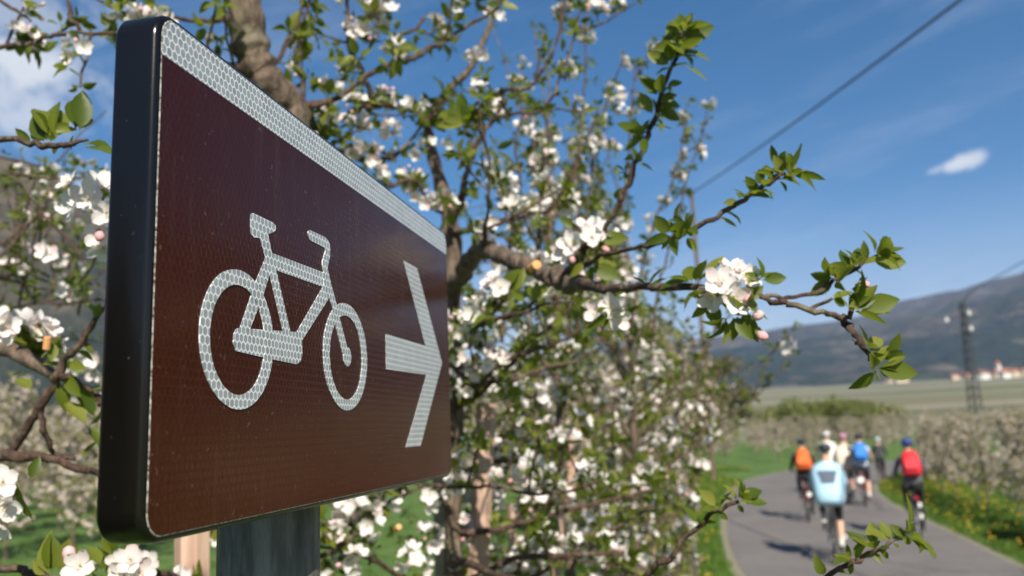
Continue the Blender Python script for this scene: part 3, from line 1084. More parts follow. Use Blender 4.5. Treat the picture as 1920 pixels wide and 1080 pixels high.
def grow(F, wood, base, h, r0, nlat=15, z0=0.75, llen=(0.5, 1.05), L=0.034, D=0.036, pf=0.5, sub=4, sp=0.10, keep=None, lean=(0, 0), shoots=3, sides=7, flatdir=None, lsides=5):
    rg = F.r
    base = Vector(base)
    tp = wobble(rg, base, base + Vector((lean[0], lean[1], h)), 10, 0.05)
    rad = [r0 * (1 - 0.72 * (i / 10)) * rg.uniform(0.92, 1.1) for i in range(11)]
    rad[0] *= 1.25
    sm = smoothline([(*p, r) for p, r in zip(tp, rad)], 2)
    wood.tube([q[:3] for q in sm], [q[3] for q in sm], sides)
    for k_ in range(nlat):
        z = z0 + (h - z0) * (k_ + rg.random()) / nlat
        t = min(9.99, z / h * 10)
        p = Vector(tp[int(t)]).lerp(Vector(tp[int(t) + 1]), t - int(t))
        az = k_ * 2.4 + rg.uniform(-.5, .5)
        fr_ = 1 - (z - z0) / (h - z0)
        ln = llen[0] + (llen[1] - llen[0]) * fr_ * rg.uniform(0.75, 1.15)
        el = RAD(rg.uniform(8, 45) + 20 * (1 - fr_))
        d = Vector((math.cos(az) * math.cos(el), math.sin(az) * math.cos(el), math.sin(el)))
        bp = wobble(rg, p, p + d * ln, 6, 0.13, rg.uniform(-0.05, 0.08))
        if keep:
            cut = next((i for i, q in enumerate(bp) if not keep(q)), 7)
            bp = bp[:cut]
            if len(bp) < 3: continue
        rr0 = r0 * rg.uniform(0.28, 0.45)
        br = [max(0.0028, rr0 * (1 - 0.75 * i / 6)) for i in range(len(bp))]
        wood.tube(bp, br, lsides)
        twig_spurs(F, bp, 0.15, sp, L, D, pf, keep)
        for s_ in range(sub):
            i = rg.randint(1, len(bp) - 1)
            q = bp[i]
            dd = (d + F.rv(0.55) + Vector((0, 0, rg.uniform(-.1, .9)))).normalized()
            l2 = rg.uniform(0.15, 0.42)
            tw = wobble(rg, q, q + dd * l2, 4, 0.12)
            if keep and not all(keep(x) for x in tw): continue
            wood.tube(tw, [0.0042, 0.0036, 0.003, 0.0025, 0.002], 4)
            twig_spurs(F, tw, 0.1, sp * 0.85, L * 0.9, D, pf, keep)
    for k_ in range(shoots):
        p = tp[rg.randint(6, 10)] if k_ else tp[10]
        q = p + Vector((rg.uniform(-.25, .25), rg.uniform(-.25, .25), rg.uniform(0.5, 1.0)))
        tw = wobble(rg, p, q, 6, 0.05)
        if keep and not all(keep(x) for x in tw): continue
        wood.tube(tw, [0.006, 0.0052, 0.0046, 0.004, 0.0034, 0.0028, 0.002], 5)
        twig_spurs(F, tw, 0.1, 0.055, L * 0.6, D * 0.8, 0.12, keep, (2, 4))
    return tp


def P(*pts):
    """(px, py, depth, radius) -> world polyline"""
    return [(*at(x, y, d), r) for x, y, d, r in pts]


def wood_obj(wood, name, root, matn='bark'):
    L = Vector(root.location)
    wood.v = [tuple(Vector(v) - L) for v in wood.v]
    return wood.build(name, [matn], root)


def branch(root, F, pts, sub=4, sides=7, spurs=None, matn='twig', name='branch', jit=0.0022):
    if matn == 'twig' and pts[len(pts) // 2][2] > 1.45: pts = [(a_, b_, c_, d_ * .74) for a_, b_, c_, d_ in pts]
    q = smoothline(P(*pts), sub)
    rg = F.r
    out = []
    for i, p in enumerate(q):
        j = min(jit, p[3] * 0.5)
        out.append(np.array([p[0] + rg.gauss(0, j), p[1] + rg.gauss(0, j), p[2] + rg.gauss(0, j), p[3] * rg.uniform(0.88, 1.14)]))
    w = MB()
    w.tube([x[:3] for x in out], [x[3] for x in out], sides)
    wood_obj(w, name, root, matn)
    if spurs:
        twig_spurs(F, out, **spurs)
        for i in range(3, len(out) - 1, 6):
            q = Vector(out[i][:3])
            if q.y < 1.35 or q.z > CZ + q.y * .52: continue
            tw = wobble(rg, q, q + (F.rv(.6) + Vector((0, 0, .5))).normalized() * rg.uniform(.06, .22), 4, .08)
            w2 = MB()
            w2.tube(tw, [.0034, .003, .0027, .0023, .0018], 5)
            twig_spurs(F, tw, 0.1, .05, spurs['L'] * .9, spurs['D'], spurs['pf'])
            wood_obj(w2, 'twig', root, 'twig')
    return out


# ------------------------------------------------------------------ near apple trees
ROW0 = Vector((-0.13, 2.0, 0)); ROWD = Vector((0.25, 1.0, 0))


def rowpt(y): return ROW0 + ROWD * (y - 2.0)


# --- tree A: trunk to the right of the sign, its long limb reaches across the picture
FA = Foliage(11)
pa = at(848, 1080, 2.2)
TA = thing('apple_tree', (pa.x, pa.y, 0), 'blossoming apple tree just right of the sign whose long limb reaches out over the road', 'apple tree', 'apple trees in blossom')
w = MB()
tr = smoothline([(pa.x - .02, pa.y, 0.0, 0.045), (pa.x, pa.y, 0.8, 0.036)] + P((850, 1080, 2.2, 0.0234), (848, 900, 2.2, 0.0218), (856, 740, 2.2, 0.0218), (846, 600, 2.2, 0.0234), (852, 520, 2.2, 0.0257), (846, 430, 2.2, 0.0234),
                 (822, 330, 2.22, 0.0179), (806, 270, 2.22, 0.0156), (803, 225, 2.2, 0.0125), (820, 195, 2.2, 0.0109), (850, 160, 2.2, 0.0098), (880, 130, 2.2, 0.0094), (905, 80, 2.2, 0.0082), (925, 30, 2.2, 0.0070), (945, -30, 2.2, 0.0062)), 4)
w.tube([p[:3] for p in tr], [p[3] * (1 + .12 * math.sin(i * 1.9)) for i, p in enumerate(tr)], 12)
wood_obj(w, 'trunk', TA)
branch(TA, FA, [(848, 545, 2.2, 0.0213), (870, 505, 2.0, 0.0205), (890, 478, 1.88, 0.0180), (908, 468, 1.8, 0.0221), (930, 480, 1.72, 0.0172), (965, 492, 1.63, 0.0160), (1000, 506, 1.55, 0.0152), (1030, 516, 1.49, 0.0127), (1055, 524, 1.44, 0.0143), (1095, 536, 1.36, 0.0107)], 5, 14, matn='bark', name='limb', jit=.004)
branch(TA, FA, [(1085, 534, 1.37, .013), (1140, 542, 1.22, .0075), (1190, 540, 1.12, .0052), (1240, 539, 1.06, .0050), (1290, 538, 1.0, .0046), (1350, 540, .97, .0044), (1405, 550, .95, .0038), (1440, 560, .94, .0030), (1480, 570, .93, .0034),
                (1540, 585, .92, .0031), (1572, 597, .91, .0033), (1588, 606, .91, .0042), (1600, 622, .90, .0033), (1612, 640, .90, .0040), (1625, 660, .90, .0027), (1640, 688, .90, .0024)], 4, 8)
branch(TA, FA, [(1405, 551, .95, .003), (1440, 558, .95, .0026), (1490, 556, .95, .0025), (1540, 545, .95, .0024), (1565, 525, .95, .0023), (1600, 505, .95, .0022), (1640, 480, .95, .0020)], 4, 6)
branch(TA, FA, [(1518, 580, .93, .0028), (1535, 572, .93, .0022), (1560, 560, .93, .002)], 3, 6)
branch(TA, FA, [(1580, 600, .91, .0030), (1590, 590, .91, .003), (1600, 582, .91, .0022)], 3, 6)
branch(TA, FA, [(1060, 524, 1.43, .011), (1082, 490, 1.38, .010), (1096, 468, 1.34, .007), (1100, 450, 1.33, .004)], 3, 8)
branch(TA, FA, [(1090, 500, 1.36, .005), (1140, 476, 1.22, .0036), (1190, 466, 1.15, .0034), (1240, 455, 1.08, .0032), (1300, 430, 1.02, .0032), (1345, 405, 1.0, .003), (1385, 380, .98, .003), (1430, 350, .97, .0028), (1475, 325, .96, .0022)], 4, 7,
       spurs=dict(start=0.45, sp=0.09, L=0.03, D=0.03, pf=0.0))
branch(TA, FA, [(1100, 465, 1.34, .005), (1140, 420, 1.3, .0045), (1165, 370, 1.27, .0042), (1190, 310, 1.25, .004), (1212, 255, 1.23, .004), (1232, 205, 1.2, .0042), (1245, 160, 1.18, .0035), (1268, 105, 1.15, .003), (1280, 60, 1.13, .002)], 4, 7,
       spurs=dict(start=0.2, sp=0.075, L=0.032, D=0.03, pf=0.10))
branch(TA, FA, [(905, 470, 1.78, .012), (912, 420, 1.70, .0055), (915, 370, 1.65, .0048), (917, 310, 1.62, .0042), (908, 265, 1.6, .0034), (890, 225, 1.6, .0025)], 4, 7,
       spurs=dict(start=0.15, sp=0.07, L=0.036, D=0.035, pf=0.15))
branch(TA, FA, [(850, 420, 2.2, .014), (870, 350, 2.15, .012), (885, 290, 2.12, .010), (905, 250, 2.1, .009), (930, 215, 2.08, .0085), (945, 170, 2.06, .008), (985, 168, 2.04, .0065), (1010, 145, 2.02, .0055), (1035, 100, 2.0, .0048), (1055, 40, 2.0, .004), (1062, -30, 2.0, .003)], 4, 8,
       spurs=dict(start=0.35, sp=0.06, L=0.034, D=0.036, pf=0.25))
branch(TA, FA, [(925, 225, 2.08, .006), (965, 212, 2.05, .006), (1005, 212, 2.03, .0052), (1035, 180, 2.0, .005), (1055, 130, 2.0, .0045), (1075, 80, 2.0, .004), (1090, 20, 2.0, .003)], 4, 7,
       spurs=dict(start=0.25, sp=0.06, L=0.032, D=0.034, pf=0.22))
branch(TA, FA, [(846, 440, 2.2, .014), (890, 430, 2.1, .009), (940, 415, 2.0, .008), (985, 402, 1.95, .007), (1030, 390, 1.92, .005), (1060, 350, 1.9, .004)], 4, 7,
       spurs=dict(start=0.2, sp=0.085, L=0.032, D=0.038, pf=0.42))
branch(TA, FA, [(846, 640, 2.2, .014), (890, 615, 2.08, .010), (930, 600, 2.0, .009), (975, 585, 1.95, .0075), (1010, 560, 1.9, .005), (1040, 540, 1.88, .003)], 4, 7,
       spurs=dict(start=0.15, sp=0.08, L=0.034, D=0.038, pf=0.42))
branch(TA, FA, [(852, 760, 2.2, .014), (900, 720, 2.05, .010), (945, 680, 1.95, .009), (990, 660, 1.9, .007), (1050, 640, 1.85, .005), (1120, 600, 1.8, .003)], 4, 7,
       spurs=dict(start=0.1, sp=0.075, L=0.034, D=0.038, pf=0.45))
branch(TA, FA, [(850, 960, 2.2, .012), (800, 915, 2.0, .008), (860, 915, 1.9, .006), (930, 912, 1.85, .0052), (1010, 925, 1.8, .0048), (1080, 918, 1.78, .004), (1130, 900, 1.75, .003)], 4, 7,
       spurs=dict(start=0.2, sp=0.085, L=0.034, D=0.038, pf=0.55))
branch(TA, FA, [(850, 1050, 2.2, .012), (930, 1075, 1.8, .008), (1050, 1110, 1.4, .006), (1170, 1100, 1.2, .0045), (1235, 1058, 1.12, .004), (1290, 1003, 1.1, .0034), (1340, 960, 1.08, .0030), (1385, 938, 1.07, .0024)], 4, 7)
branch(TA, FA, [(1050, 1110, 1.4, .005), (1300, 1150, 1.1, .0045), (1480, 1140, 1.0, .004), (1545, 1085, .96, .003), (1600, 1052, .95, .0028), (1640, 1032, .95, .0026), (1700, 1003, .94, .0022)], 4, 7)
for (x, y, d, r) in ((1000, 501, 1.535, .0085), (876, 497, 1.96, .007), (905, 600, 1.99, .0065), (745, 990, 1.9, .006), (1252, 702, 3.0, .008)):
    c = MB()
    p0 = at(x, y, d); v = (Vector((0, 0, CZ)) - p0).normalized() + Vector((.35, 0, .25))
    v.normalize()
    if x == 1252: continue
    c.tube([p0 - Vector((TA.location)) - v * 0.010, p0 - Vector(TA.location) + v * (0.020 if x == 1000 else .012)], r, 12)
    c.build('pruning_cut', ['cut'], TA)

# leaves and flowers of the in-focus tips, placed as in the view
def ros(F, px, py, d, nl, L, upv=None, spread=1.0):
    p = at(px, py, d)
    F.rosette(p, upv or Vector((0.2, -0.1, 1)), nl, L, spread)


def leafpx(F, x0, y0, x1, y1, d, dz=0.0, flip=0):
    a, b = at(x0, y0, d), at(x1, y1, d + dz)
    v = b - a
    side = v.cross(Vector((0, 1, 0)))
    F.leaf(a, v, v.length, Vector((0.1, -0.75, 0.65)) + (side.normalized() * (0.6 if flip == 0 else -0.6) if side.length > 0 else Vector((0, 0, 0))))


def flo(F, px, py, d, nf, D, facing, nb=0):
    p = at(px, py, d)
    F.cluster(p - Vector(facing).normalized() * D * 0.6, facing, nf, D, nb)


for q in [(1640, 690, 1662, 640, .90), (1700, 660, 1655, 672, .90), (1690, 620, 1662, 672, .90), (1640, 690, 1725, 700, .90), (1640, 695, 1602, 735, .90), (1618, 660, 1600, 632, .90),
          (1660, 690, 1700, 672, .90), (1620, 655, 1650, 672, .90), (1630, 690, 1655, 708, .90),
          (1630, 485, 1695, 495, .95), (1640, 478, 1672, 445, .95), (1648, 476, 1696, 462, .95), (1625, 490, 1618, 452, .95), (1610, 500, 1590, 462, .95), (1600, 505, 1628, 520, .95), (1585, 512, 1545, 508, .95),
          (1575, 520, 1540, 540, .95), (1570, 525, 1560, 492, .95), (1655, 472, 1668, 440, .95), (1595, 510, 1600, 478, .95),
          (1600, 582, 1648, 540, .91), (1605, 580, 1690, 560, .91), (1600, 584, 1632, 592, .91), (1592, 575, 1640, 562, .91), (1590, 578, 1570, 545, .91), (1598, 570, 1590, 540, .92), (1560, 560, 1600, 545, .93), (1560, 560, 1590, 572, .93),
          (1395, 548, 1428, 520, .95), (1425, 525, 1435, 485, .95), (1428, 525, 1472, 522, .95), (1425, 525, 1396, 510, .95),
          (1480, 322, 1520, 328, .96), (1475, 325, 1492, 292, .96), (1470, 328, 1450, 290, .96), (1466, 332, 1430, 305, .96), (1460, 338, 1478, 355, .96), (1478, 322, 1482, 290, .96), (1445, 345, 1438, 305, .97),
          (1420, 362, 1398, 330, .97), (1400, 372, 1378, 350, .98), (1385, 380, 1356, 378, .98), (1430, 352, 1455, 372, .97), (1345, 405, 1380, 432, 1.0), (1360, 398, 1395, 405, 1.0),
          (1280, 60, 1298, 28, 1.13), (1275, 78, 1343, 42, 1.13), (1272, 85, 1250, 40, 1.13), (1268, 100, 1240, 68, 1.14), (1265, 110, 1305, 90, 1.14), (1280, 120, 1328, 150, 1.14), (1255, 130, 1290, 112, 1.15), (1280, 65, 1268, 20, 1.13), (1262, 105, 1300, 70, 1.14),
          (1240, 178, 1215, 132, 1.18), (1236, 190, 1270, 175, 1.18), (1232, 205, 1280, 222, 1.2), (1236, 195, 1278, 195, 1.19), (1225, 215, 1200, 175, 1.2), (1222, 235, 1262, 240, 1.22),
          (1382, 940, 1362, 905, 1.07), (1384, 938, 1385, 898, 1.07), (1386, 940, 1415, 938, 1.07), (1382, 945, 1395, 962, 1.07), (1376, 942, 1350, 928, 1.07), (1388, 935, 1405, 915, 1.07), (1330, 968, 1348, 950, 1.08), (1345, 958, 1365, 975, 1.08),
          (1640, 1030, 1612, 1005, .95), (1642, 1030, 1640, 1000, .95), (1645, 1030, 1618, 1050, .95), (1700, 1003, 1730, 1025, .94), (1695, 1006, 1672, 985, .94), (1700, 1003, 1712, 980, .94), (1690, 1008, 1715, 1018, .94), (1685, 1010, 1700, 990, .94), (1650, 1028, 1668, 1050, .95),
          (1600, 1052, 1568, 1040, .95), (1600, 1052, 1590, 1078, .95), (1545, 1080, 1530, 1050, .96), (1560, 1070, 1592, 1072, .96), (1640, 1035, 1652, 1055, .95)]:
    leafpx(FA, *q, dz=FA.r.uniform(-.012, .012), flip=FA.r.randint(0, 1))
for (x, y, d, nl, L, up) in ((1640, 690, .90, 5, .026, (.5, -.3, -.6)), (1622, 655, .90, 4, .022, (.6, -.2, .6)), (1600, 583, .91, 5, .030, (.8, -.3, .4)), (1640, 480, .95, 7, .030, (.8, -.3, .5)), (1612, 500, .95, 5, .024, (-.2, -.3, 1)), (1590, 510, .95, 5, .026, (-.3, -.3, .8)),
                       (1570, 522, .95, 6, .026, (-.6, -.3, -.2)), (1592, 545, .92, 6, .028, (.5, -.3, -.3)), (1425, 525, .95, 3, .024, (0, -.3, 1)), (1475, 325, .96, 6, .030, (.8, -.2, .6)), (1455, 338, .96, 5, .027, (.2, -.3, 1)), (1430, 352, .97, 5, .025, (-.1, -.3, 1)), (1400, 372, .98, 4, .025, (0, -.3, 1)),
                       (1278, 66, 1.13, 8, .036, (.3, -.2, 1)), (1268, 100, 1.14, 7, .036, (.5, -.3, .5)), (1262, 125, 1.15, 5, .032, (-.6, -.3, .4)), (1240, 180, 1.18, 6, .034, (-.3, -.3, .8)), (1228, 215, 1.2, 7, .034, (.8, -.3, .2)), (1215, 250, 1.23, 5, .032, (-.8, -.3, .3)), (1190, 305, 1.25, 5, .03, (.6, -.3, .4)),
                       (1386, 938, 1.07, 6, .028, (.7, -.3, .5)), (1345, 958, 1.08, 5, .026, (-.3, -.3, .9)), (1310, 985, 1.09, 3, .022, (.3, -.3, .9)), (1640, 1031, .95, 5, .026, (-.4, -.3, .8)), (1700, 1003, .94, 7, .030, (.8, -.3, .4)), (1600, 1052, .95, 4, .024, (-.3, -.3, .6)), (1672, 1018, .95, 4, .022, (.2, -.3, .9)),
                       (1365, 590, .95, 6, .030, (.2, -.4, -1)), (1395, 570, .94, 4, .026, (.8, -.3, .2)), (1330, 550, .96, 6, .032, (-.3, -.5, -.8)), (1300, 535, .98, 4, .030, (-.3, -.3, 1)), (1112, 470, 1.31, 7, .036, (.6, -.4, -.2)), (1085, 470, 1.32, 5, .034, (-.6, -.4, -.3)), (1140, 580, 1.2, 7, .036, (.2, -.4, -.8)),
                       (1215, 540, 1.08, 3, .026, (0, -.3, 1))):
    FA.rosette(at(x, y, d), up, nl, L * 1.12)
# flowers of the front clusters
for (x, y, d, f, D) in ((1352, 532, .95, (-.15, -1, .25), .042), (1392, 525, .955, (.45, -1, .5), .040), (1375, 558, .94, (.25, -1, -.25), .040), (1338, 556, .96, (-.6, -.9, -.2), .038), (1372, 512, .97, (.1, -.6, .9), .040),
                        (1075, 458, 1.30, (-.5, -1, .1), .046), (1110, 445, 1.30, (.0, -1, .35), .046), (1132, 432, 1.31, (.5, -.8, .6), .044), (1060, 470, 1.31, (-.8, -.8, -.2), .044), (1098, 428, 1.33, (-.1, -.5, .9), .042),
                        (1145, 575, 1.2, (.1, -1, .1), .042), (1155, 595, 1.2, (.4, -1, -.4), .04), (1120, 585, 1.22, (-.5, -1, -.2), .04)):
    p = at(x, y, d); f = Vector(f).normalized()
    FA.blos.append((basis(p, f.orthogonal(), f, D), 0, FA.r.uniform(0, 6)))
    b0 = p - f * D * .14
    FA.stalk.tube([b0, b0 - f * D * .6 + Vector((0, .01, -.005))], .0009, 3, caps=False)
for (x, y, d, v) in ((1398, 578, .94, (.3, -.3, .9)), (1408, 600, .94, (.5, -.3, .3)), (1072, 478, 1.3, (.0, -.5, -1)), (1128, 462, 1.3, (.6, -.4, -.6)), (1568, 520, .95, (0, 0, 1)), (1604, 535, .94, (1, 0, 0)), (1415, 622, .94, (.6, -.2, -.4))):
    FA.buds.append((basis(at(x, y, d), v, Vector(v).orthogonal(), .017),))
for q in [(1330, 560, 1300, 600, .97), (1350, 575, 1340, 612, .96), (1385, 590, 1372, 640, .96), (1390, 575, 1424, 572, .95), (1392, 580, 1420, 640, .95), (1400, 605, 1440, 632, .95), (1380, 592, 1410, 640, .95),
          (1320, 520, 1360, 485, .97), (1300, 530, 1240, 520, .99), (1310, 545, 1272, 570, .98), (1340, 505, 1355, 478, .98),
          (1120, 450, 1180, 448, 1.3), (1100, 480, 1160, 495, 1.3), (1095, 490, 1070, 520, 1.31), (1130, 470, 1165, 478, 1.3), (1060, 480, 1020, 470, 1.33), (1105, 500, 1165, 520, 1.3), (1110, 495, 1110, 540, 1.3), (1080, 430, 1050, 405, 1.33),
          (1140, 560, 1180, 540, 1.2), (1130, 560, 1095, 600, 1.22), (1150, 605, 1170, 640, 1.2), (1125, 600, 1095, 640, 1.22), (1110, 560, 1075, 575, 1.24)]:
    leafpx(FA, *q, dz=FA.r.uniform(-.01, .01), flip=FA.r.randint(0, 1))
for i in range(7):   # bright rosette above the sign
    a = math.pi * (0.05 + 0.16 * i)
    leafpx(FA, 872, 235, 872 + 62 * math.cos(a) * .9, 232 - 48 * math.sin(a) - 8, 1.6, dz=FA.r.uniform(-.02, .02))


for wand in ([(1085, 400, 2.7, .006), (1082, 330, 2.7, .0055), (1090, 250, 2.7, .005), (1095, 170, 2.7, .0045), (1098, 80, 2.7, .004), (1103, -10, 2.7, .003)],
             [(1100, 420, 2.9, .006), (1110, 300, 2.9, .005), (1130, 220, 2.9, .0045), (1150, 160, 2.9, .003)],
             [(1060, 420, 2.6, .010), (1072, 350, 2.6, .009), (1080, 300, 2.6, .008), (1105, 250, 2.6, .005), (1120, 200, 2.6, .003)],
             [(1150, 470, 2.9, .006), (1175, 350, 2.9, .005), (1180, 250, 2.9, .0042), (1192, 120, 2.9, .003)],
             [(1240, 520, 3.2, .006), (1262, 440, 3.2, .005), (1290, 330, 3.2, .0045), (1315, 260, 3.2, .004), (1325, 205, 3.2, .003)],
             [(1200, 520, 3.1, .006), (1225, 420, 3.1, .005), (1262, 340, 3.1, .0045), (1280, 270, 3.1, .004), (1290, 190, 3.1, .003)],
             [(1010, 420, 2.5, .006), (1015, 350, 2.5, .005), (1025, 280, 2.5, .0042), (1022, 200, 2.5, .003)],
             [(1300, 700, 3.0, .005), (1330, 640, 3.0, .0045), (1345, 600, 3.0, .003)],
             [(1290, 760, 3.4, .006), (1350, 745, 3.4, .005), (1405, 700, 3.4, .004), (1455, 655, 3.4, .003)],
             [(1330, 800, 3.6, .006), (1400, 760, 3.6, .005), (1445, 715, 3.6, .004), (1475, 690, 3.6, .003)],
             [(1270, 830, 3.2, .006), (1300, 760, 3.2, .005), (1310, 690, 3.2, .004), (1296, 620, 3.2, .003)],
             [(1290, 850, 3.0, .006), (1320, 800, 3.0, .005), (1335, 740, 3.0, .004), (1350, 690, 3.0, .003)],
             [(960, 420, 2.4, .006), (975, 340, 2.4, .005), (965, 270, 2.4, .0042), (985, 200, 2.4, .003)]):
    branch(TA, FA, [(wand[0][0] - (20 if wand[0][1] < 600 else 90), max(640, wand[0][1] + 60), wand[0][2], wand[0][3] * 1.3)] + wand, 4, 6, spurs=dict(start=.0, sp=.045, L=.030, D=.036, pf=.16), name='shoot')


def clear_of_stakes(x, y, d):
    if y > 745 and abs(x - (912 - (y - 757) * .052)) < 24 and d < 2.3: return False
    if 770 < y < 1010 and abs(x - (1086 - (y - 782) * .15)) < 11 and d < 3.7 and math.sin(y * .06) > -.2: return False
    return True


def keepA(p):
    if p.y < 1.45: return False
    x, y = pix(p)
    if not clear_of_stakes(x, y, p.y): return False
    if x > 1265: return False
    if y < 520: return False
    if p.z < 0.9: return False
    return True


wA = MB()
rgA = FA.r
for i in range(42):      # lower laterals of the trunk
    z = 1.0 + 1.45 * (i + rgA.random()) / 42
    az = RAD(rgA.uniform(-60, 70)) if i % 3 else rgA.uniform(0, 6.28)
    p = Vector((pa.x, pa.y, z))
    d = Vector((math.cos(az), math.sin(az), rgA.uniform(0, .5))).normalized()
    bp = wobble(rgA, p, p + d * rgA.uniform(.5, 1.0), 6, .13)
    cut = next((i for i, q in enumerate(bp) if i and not keepA(q)), 7)
    bp = bp[:cut]
    if len(bp) < 3: continue
    wA.tube(bp, [.010, .008, .0066, .0055, .0045, .0035, .0028][:len(bp)], 6)
    twig_spurs(FA, bp, 0.1, .05, .042, .040, .32, keepA)
    for s_ in range(4):
        q = bp[rgA.randint(1, len(bp) - 1)]
        tw = wobble(rgA, q, q + (d + FA.rv(.6) + Vector((0, 0, .3))).normalized() * rgA.uniform(.15, .4), 4, .1)
        if not all(keepA(x) for x in tw): continue
        wA.tube(tw, [.004, .0036, .003, .0025, .002], 5)
        twig_spurs(FA, tw, 0.1, .05, .040, .040, .32, keepA)
wood_obj(wA, 'side_branches', TA, 'twig')
FA.flush(TA, 300, 200, hero=30)

# --- tree B: thick trunk rising behind the sign to the upper left
FB = Foliage(23)
pbs = at(500, 1080, 1.75)
TB = thing('apple_tree', (pbs.x, pbs.y, 0), 'old apple tree with thick knotty trunk rising behind the top edge of the sign', 'apple tree', 'apple trees in blossom')
w = MB()
tr = smoothline([(pbs.x, pbs.y, 0, .06), (pbs.x, pbs.y, .9, .05)] + P((500, 1080, 1.75, .042), (505, 850, 1.75, .042), (530, 600, 1.75, .042), (560, 400, 1.74, .042), (552, 280, 1.72, .040), (545, 205, 1.7, .036), (510, 165, 1.66, .036), (482, 125, 1.64, .038),
                 (466, 70, 1.62, .038), (458, 10, 1.6, .036), (450, -70, 1.6, .033), (430, -200, 1.6, .026), (455, -330, 1.62, .018), (440, -450, 1.64, .011), (452, -560, 1.66, .005)), 5)
w.tube([p[:3] for p in tr], [p[3] * (1 + .10 * math.sin(i * 1.7) + .06 * math.sin(i * 4.1)) for i, p in enumerate(tr)], 14)
wood_obj(w, 'trunk', TB)
s_ = dict(start=.0, sp=.068, L=.044, D=.038, pf=.20)
branch(TB, FB, [(545, 200, 1.7, .022), (590, 196, 1.72, .012), (640, 180, 1.75, .009), (700, 135, 1.78, .008), (760, 112, 1.8, .0075), (820, 85, 1.85, .0065), (870, 55, 1.9, .0055), (930, 15, 1.9, .0045), (960, -30, 1.9, .003)], 4, 8, spurs=s_)
branch(TB, FB, [(470, 120, 1.64, .016), (430, 125, 1.6, .011), (400, 118, 1.58, .0095), (360, 100, 1.55, .0075), (335, 75, 1.52, .006), (300, 70, 1.5, .005), (230, 62, 1.48, .004)], 4, 7, spurs=s_)
branch(TB, FB, [(462, 30, 1.62, .010), (420, 38, 1.6, .007), (370, 42, 1.58, .006), (320, 30, 1.55, .005), (260, -10, 1.5, .004)], 4, 7, spurs=s_)
branch(TB, FB, [(540, 200, 1.7, .012), (570, 180, 1.7, .007), (560, 110, 1.7, .006), (568, 50, 1.7, .005), (590, -20, 1.7, .004)], 4, 7, spurs=s_)
branch(TB, FB, [(490, 140, 1.65, .012), (530, 100, 1.7, .006), (555, 45, 1.75, .0055), (575, -20, 1.78, .005)], 4, 7, spurs=s_)
branch(TB, FB, [(700, 195, 2.0, .010), (680, 140, 1.95, .009), (655, 90, 1.9, .0085), (650, 40, 1.88, .007), (655, -30, 1.85, .005)], 4, 7, spurs=s_)
branch(TB, FB, [(545, 210, 1.72, .014), (600, 240, 1.85, .011), (650, 215, 1.92, .010), (700, 198, 2.0, .010), (740, 200, 2.05, .009), (800, 210, 2.12, .008)], 4, 8, spurs=s_)
branch(TB, FB, [(552, 300, 1.75, .014), (620, 280, 1.9, .010), (690, 300, 2.0, .009), (740, 290, 2.05, .007), (790, 240, 2.1, .005), (830, 180, 2.1, .004)], 4, 7, spurs=s_)
branch(TB, FB, [(555, 380, 1.75, .014), (640, 330, 1.9, .010), (720, 350, 2.0, .009), (780, 340, 2.05, .007), (810, 390, 2.1, .005), (830, 400, 2.1, .004)], 4, 7, spurs=s_)
branch(TB, FB, [(800, 30, 1.9, .006), (770, 60, 1.87, .005), (720, 60, 1.85, .004), (690, 20, 1.85, .003), (680, -20, 1.85, .003)], 4, 7, spurs=s_)
for x2, y2 in ((300, -330), (620, -300), (360, -520), (560, -560)):
    branch(TB, FB, [(440, -120 if y2 > -400 else -300, 1.6, .010), ((x2 + 440) // 2, y2 + 110, 1.62, .008), (x2, y2, 1.65, .004)], 4, 6, spurs=s_)
branch(TB, FB, [(452, 980, 1.75, .012), (560, 975, 1.9, .008), (640, 990, 2.0, .007), (700, 960, 2.0, .006), (760, 925, 2.0, .005), (830, 905, 2.0, .004)], 4, 7, spurs=dict(start=.2, sp=.08, L=.034, D=.040, pf=.8))
branch(TB, FB, [(500, 1060, 1.75, .012), (600, 1040, 1.8, .008), (660, 1010, 1.85, .007), (700, 960, 1.9, .006), (720, 930, 1.9, .005)], 4, 7, spurs=dict(start=.2, sp=.06, L=.034, D=.042, pf=.9))
branch(TB, FB, [(500, 1090, 1.75, .012), (420, 1100, 1.5, .008), (340, 1090, 1.3, .006), (260, 1060, 1.2, .005), (215, 1040, 1.15, .004)], 4, 7, spurs=dict(start=.3, sp=.07, L=.036, D=.036, pf=.5))
for (x, y, d, nf) in ((655, 960, 1.85, 4), (690, 945, 1.9, 4), (630, 1000, 1.85, 4), (700, 985, 1.88, 3), (805, 1010, 2.0, 4), (790, 1070, 2.0, 4), (770, 1050, 1.9, 4), (660, 1045, 1.85, 3), (625, 210, 1.85, 4), (612, 240, 1.9, 3), (890, 115, 2.0, 5), (670, 60, 1.9, 4), (690, 80, 1.9, 3),
                      (660, 285, 1.95, 5), (690, 300, 1.95, 4), (730, 255, 2.0, 5), (770, 330, 2.1, 3), (800, 290, 2.1, 3), (800, 385, 2.1, 4), (775, 365, 2.1, 3), (925, 35, 2.1, 3), (850, 15, 2, 3), (730, 40, 1.9, 3)):
    p = at(x, y, d)
    FB.cluster(p, Vector((FB.r.uniform(-.3, .5), -.8, FB.r.uniform(-.1, .8))), nf, .037, FB.r.randint(0, 1))
    FB.rosette(p + Vector((0, .01, 0)), Vector((0, -.3, 1)), 4, .034)
for q in ((690, 100, 720, 60, 1.9), (605, 120, 640, 95, 1.9), (590, 60, 575, 20, 1.8)):
    leafpx(FB, *q)
FB.flush(TB, 300, 200, hero=10)

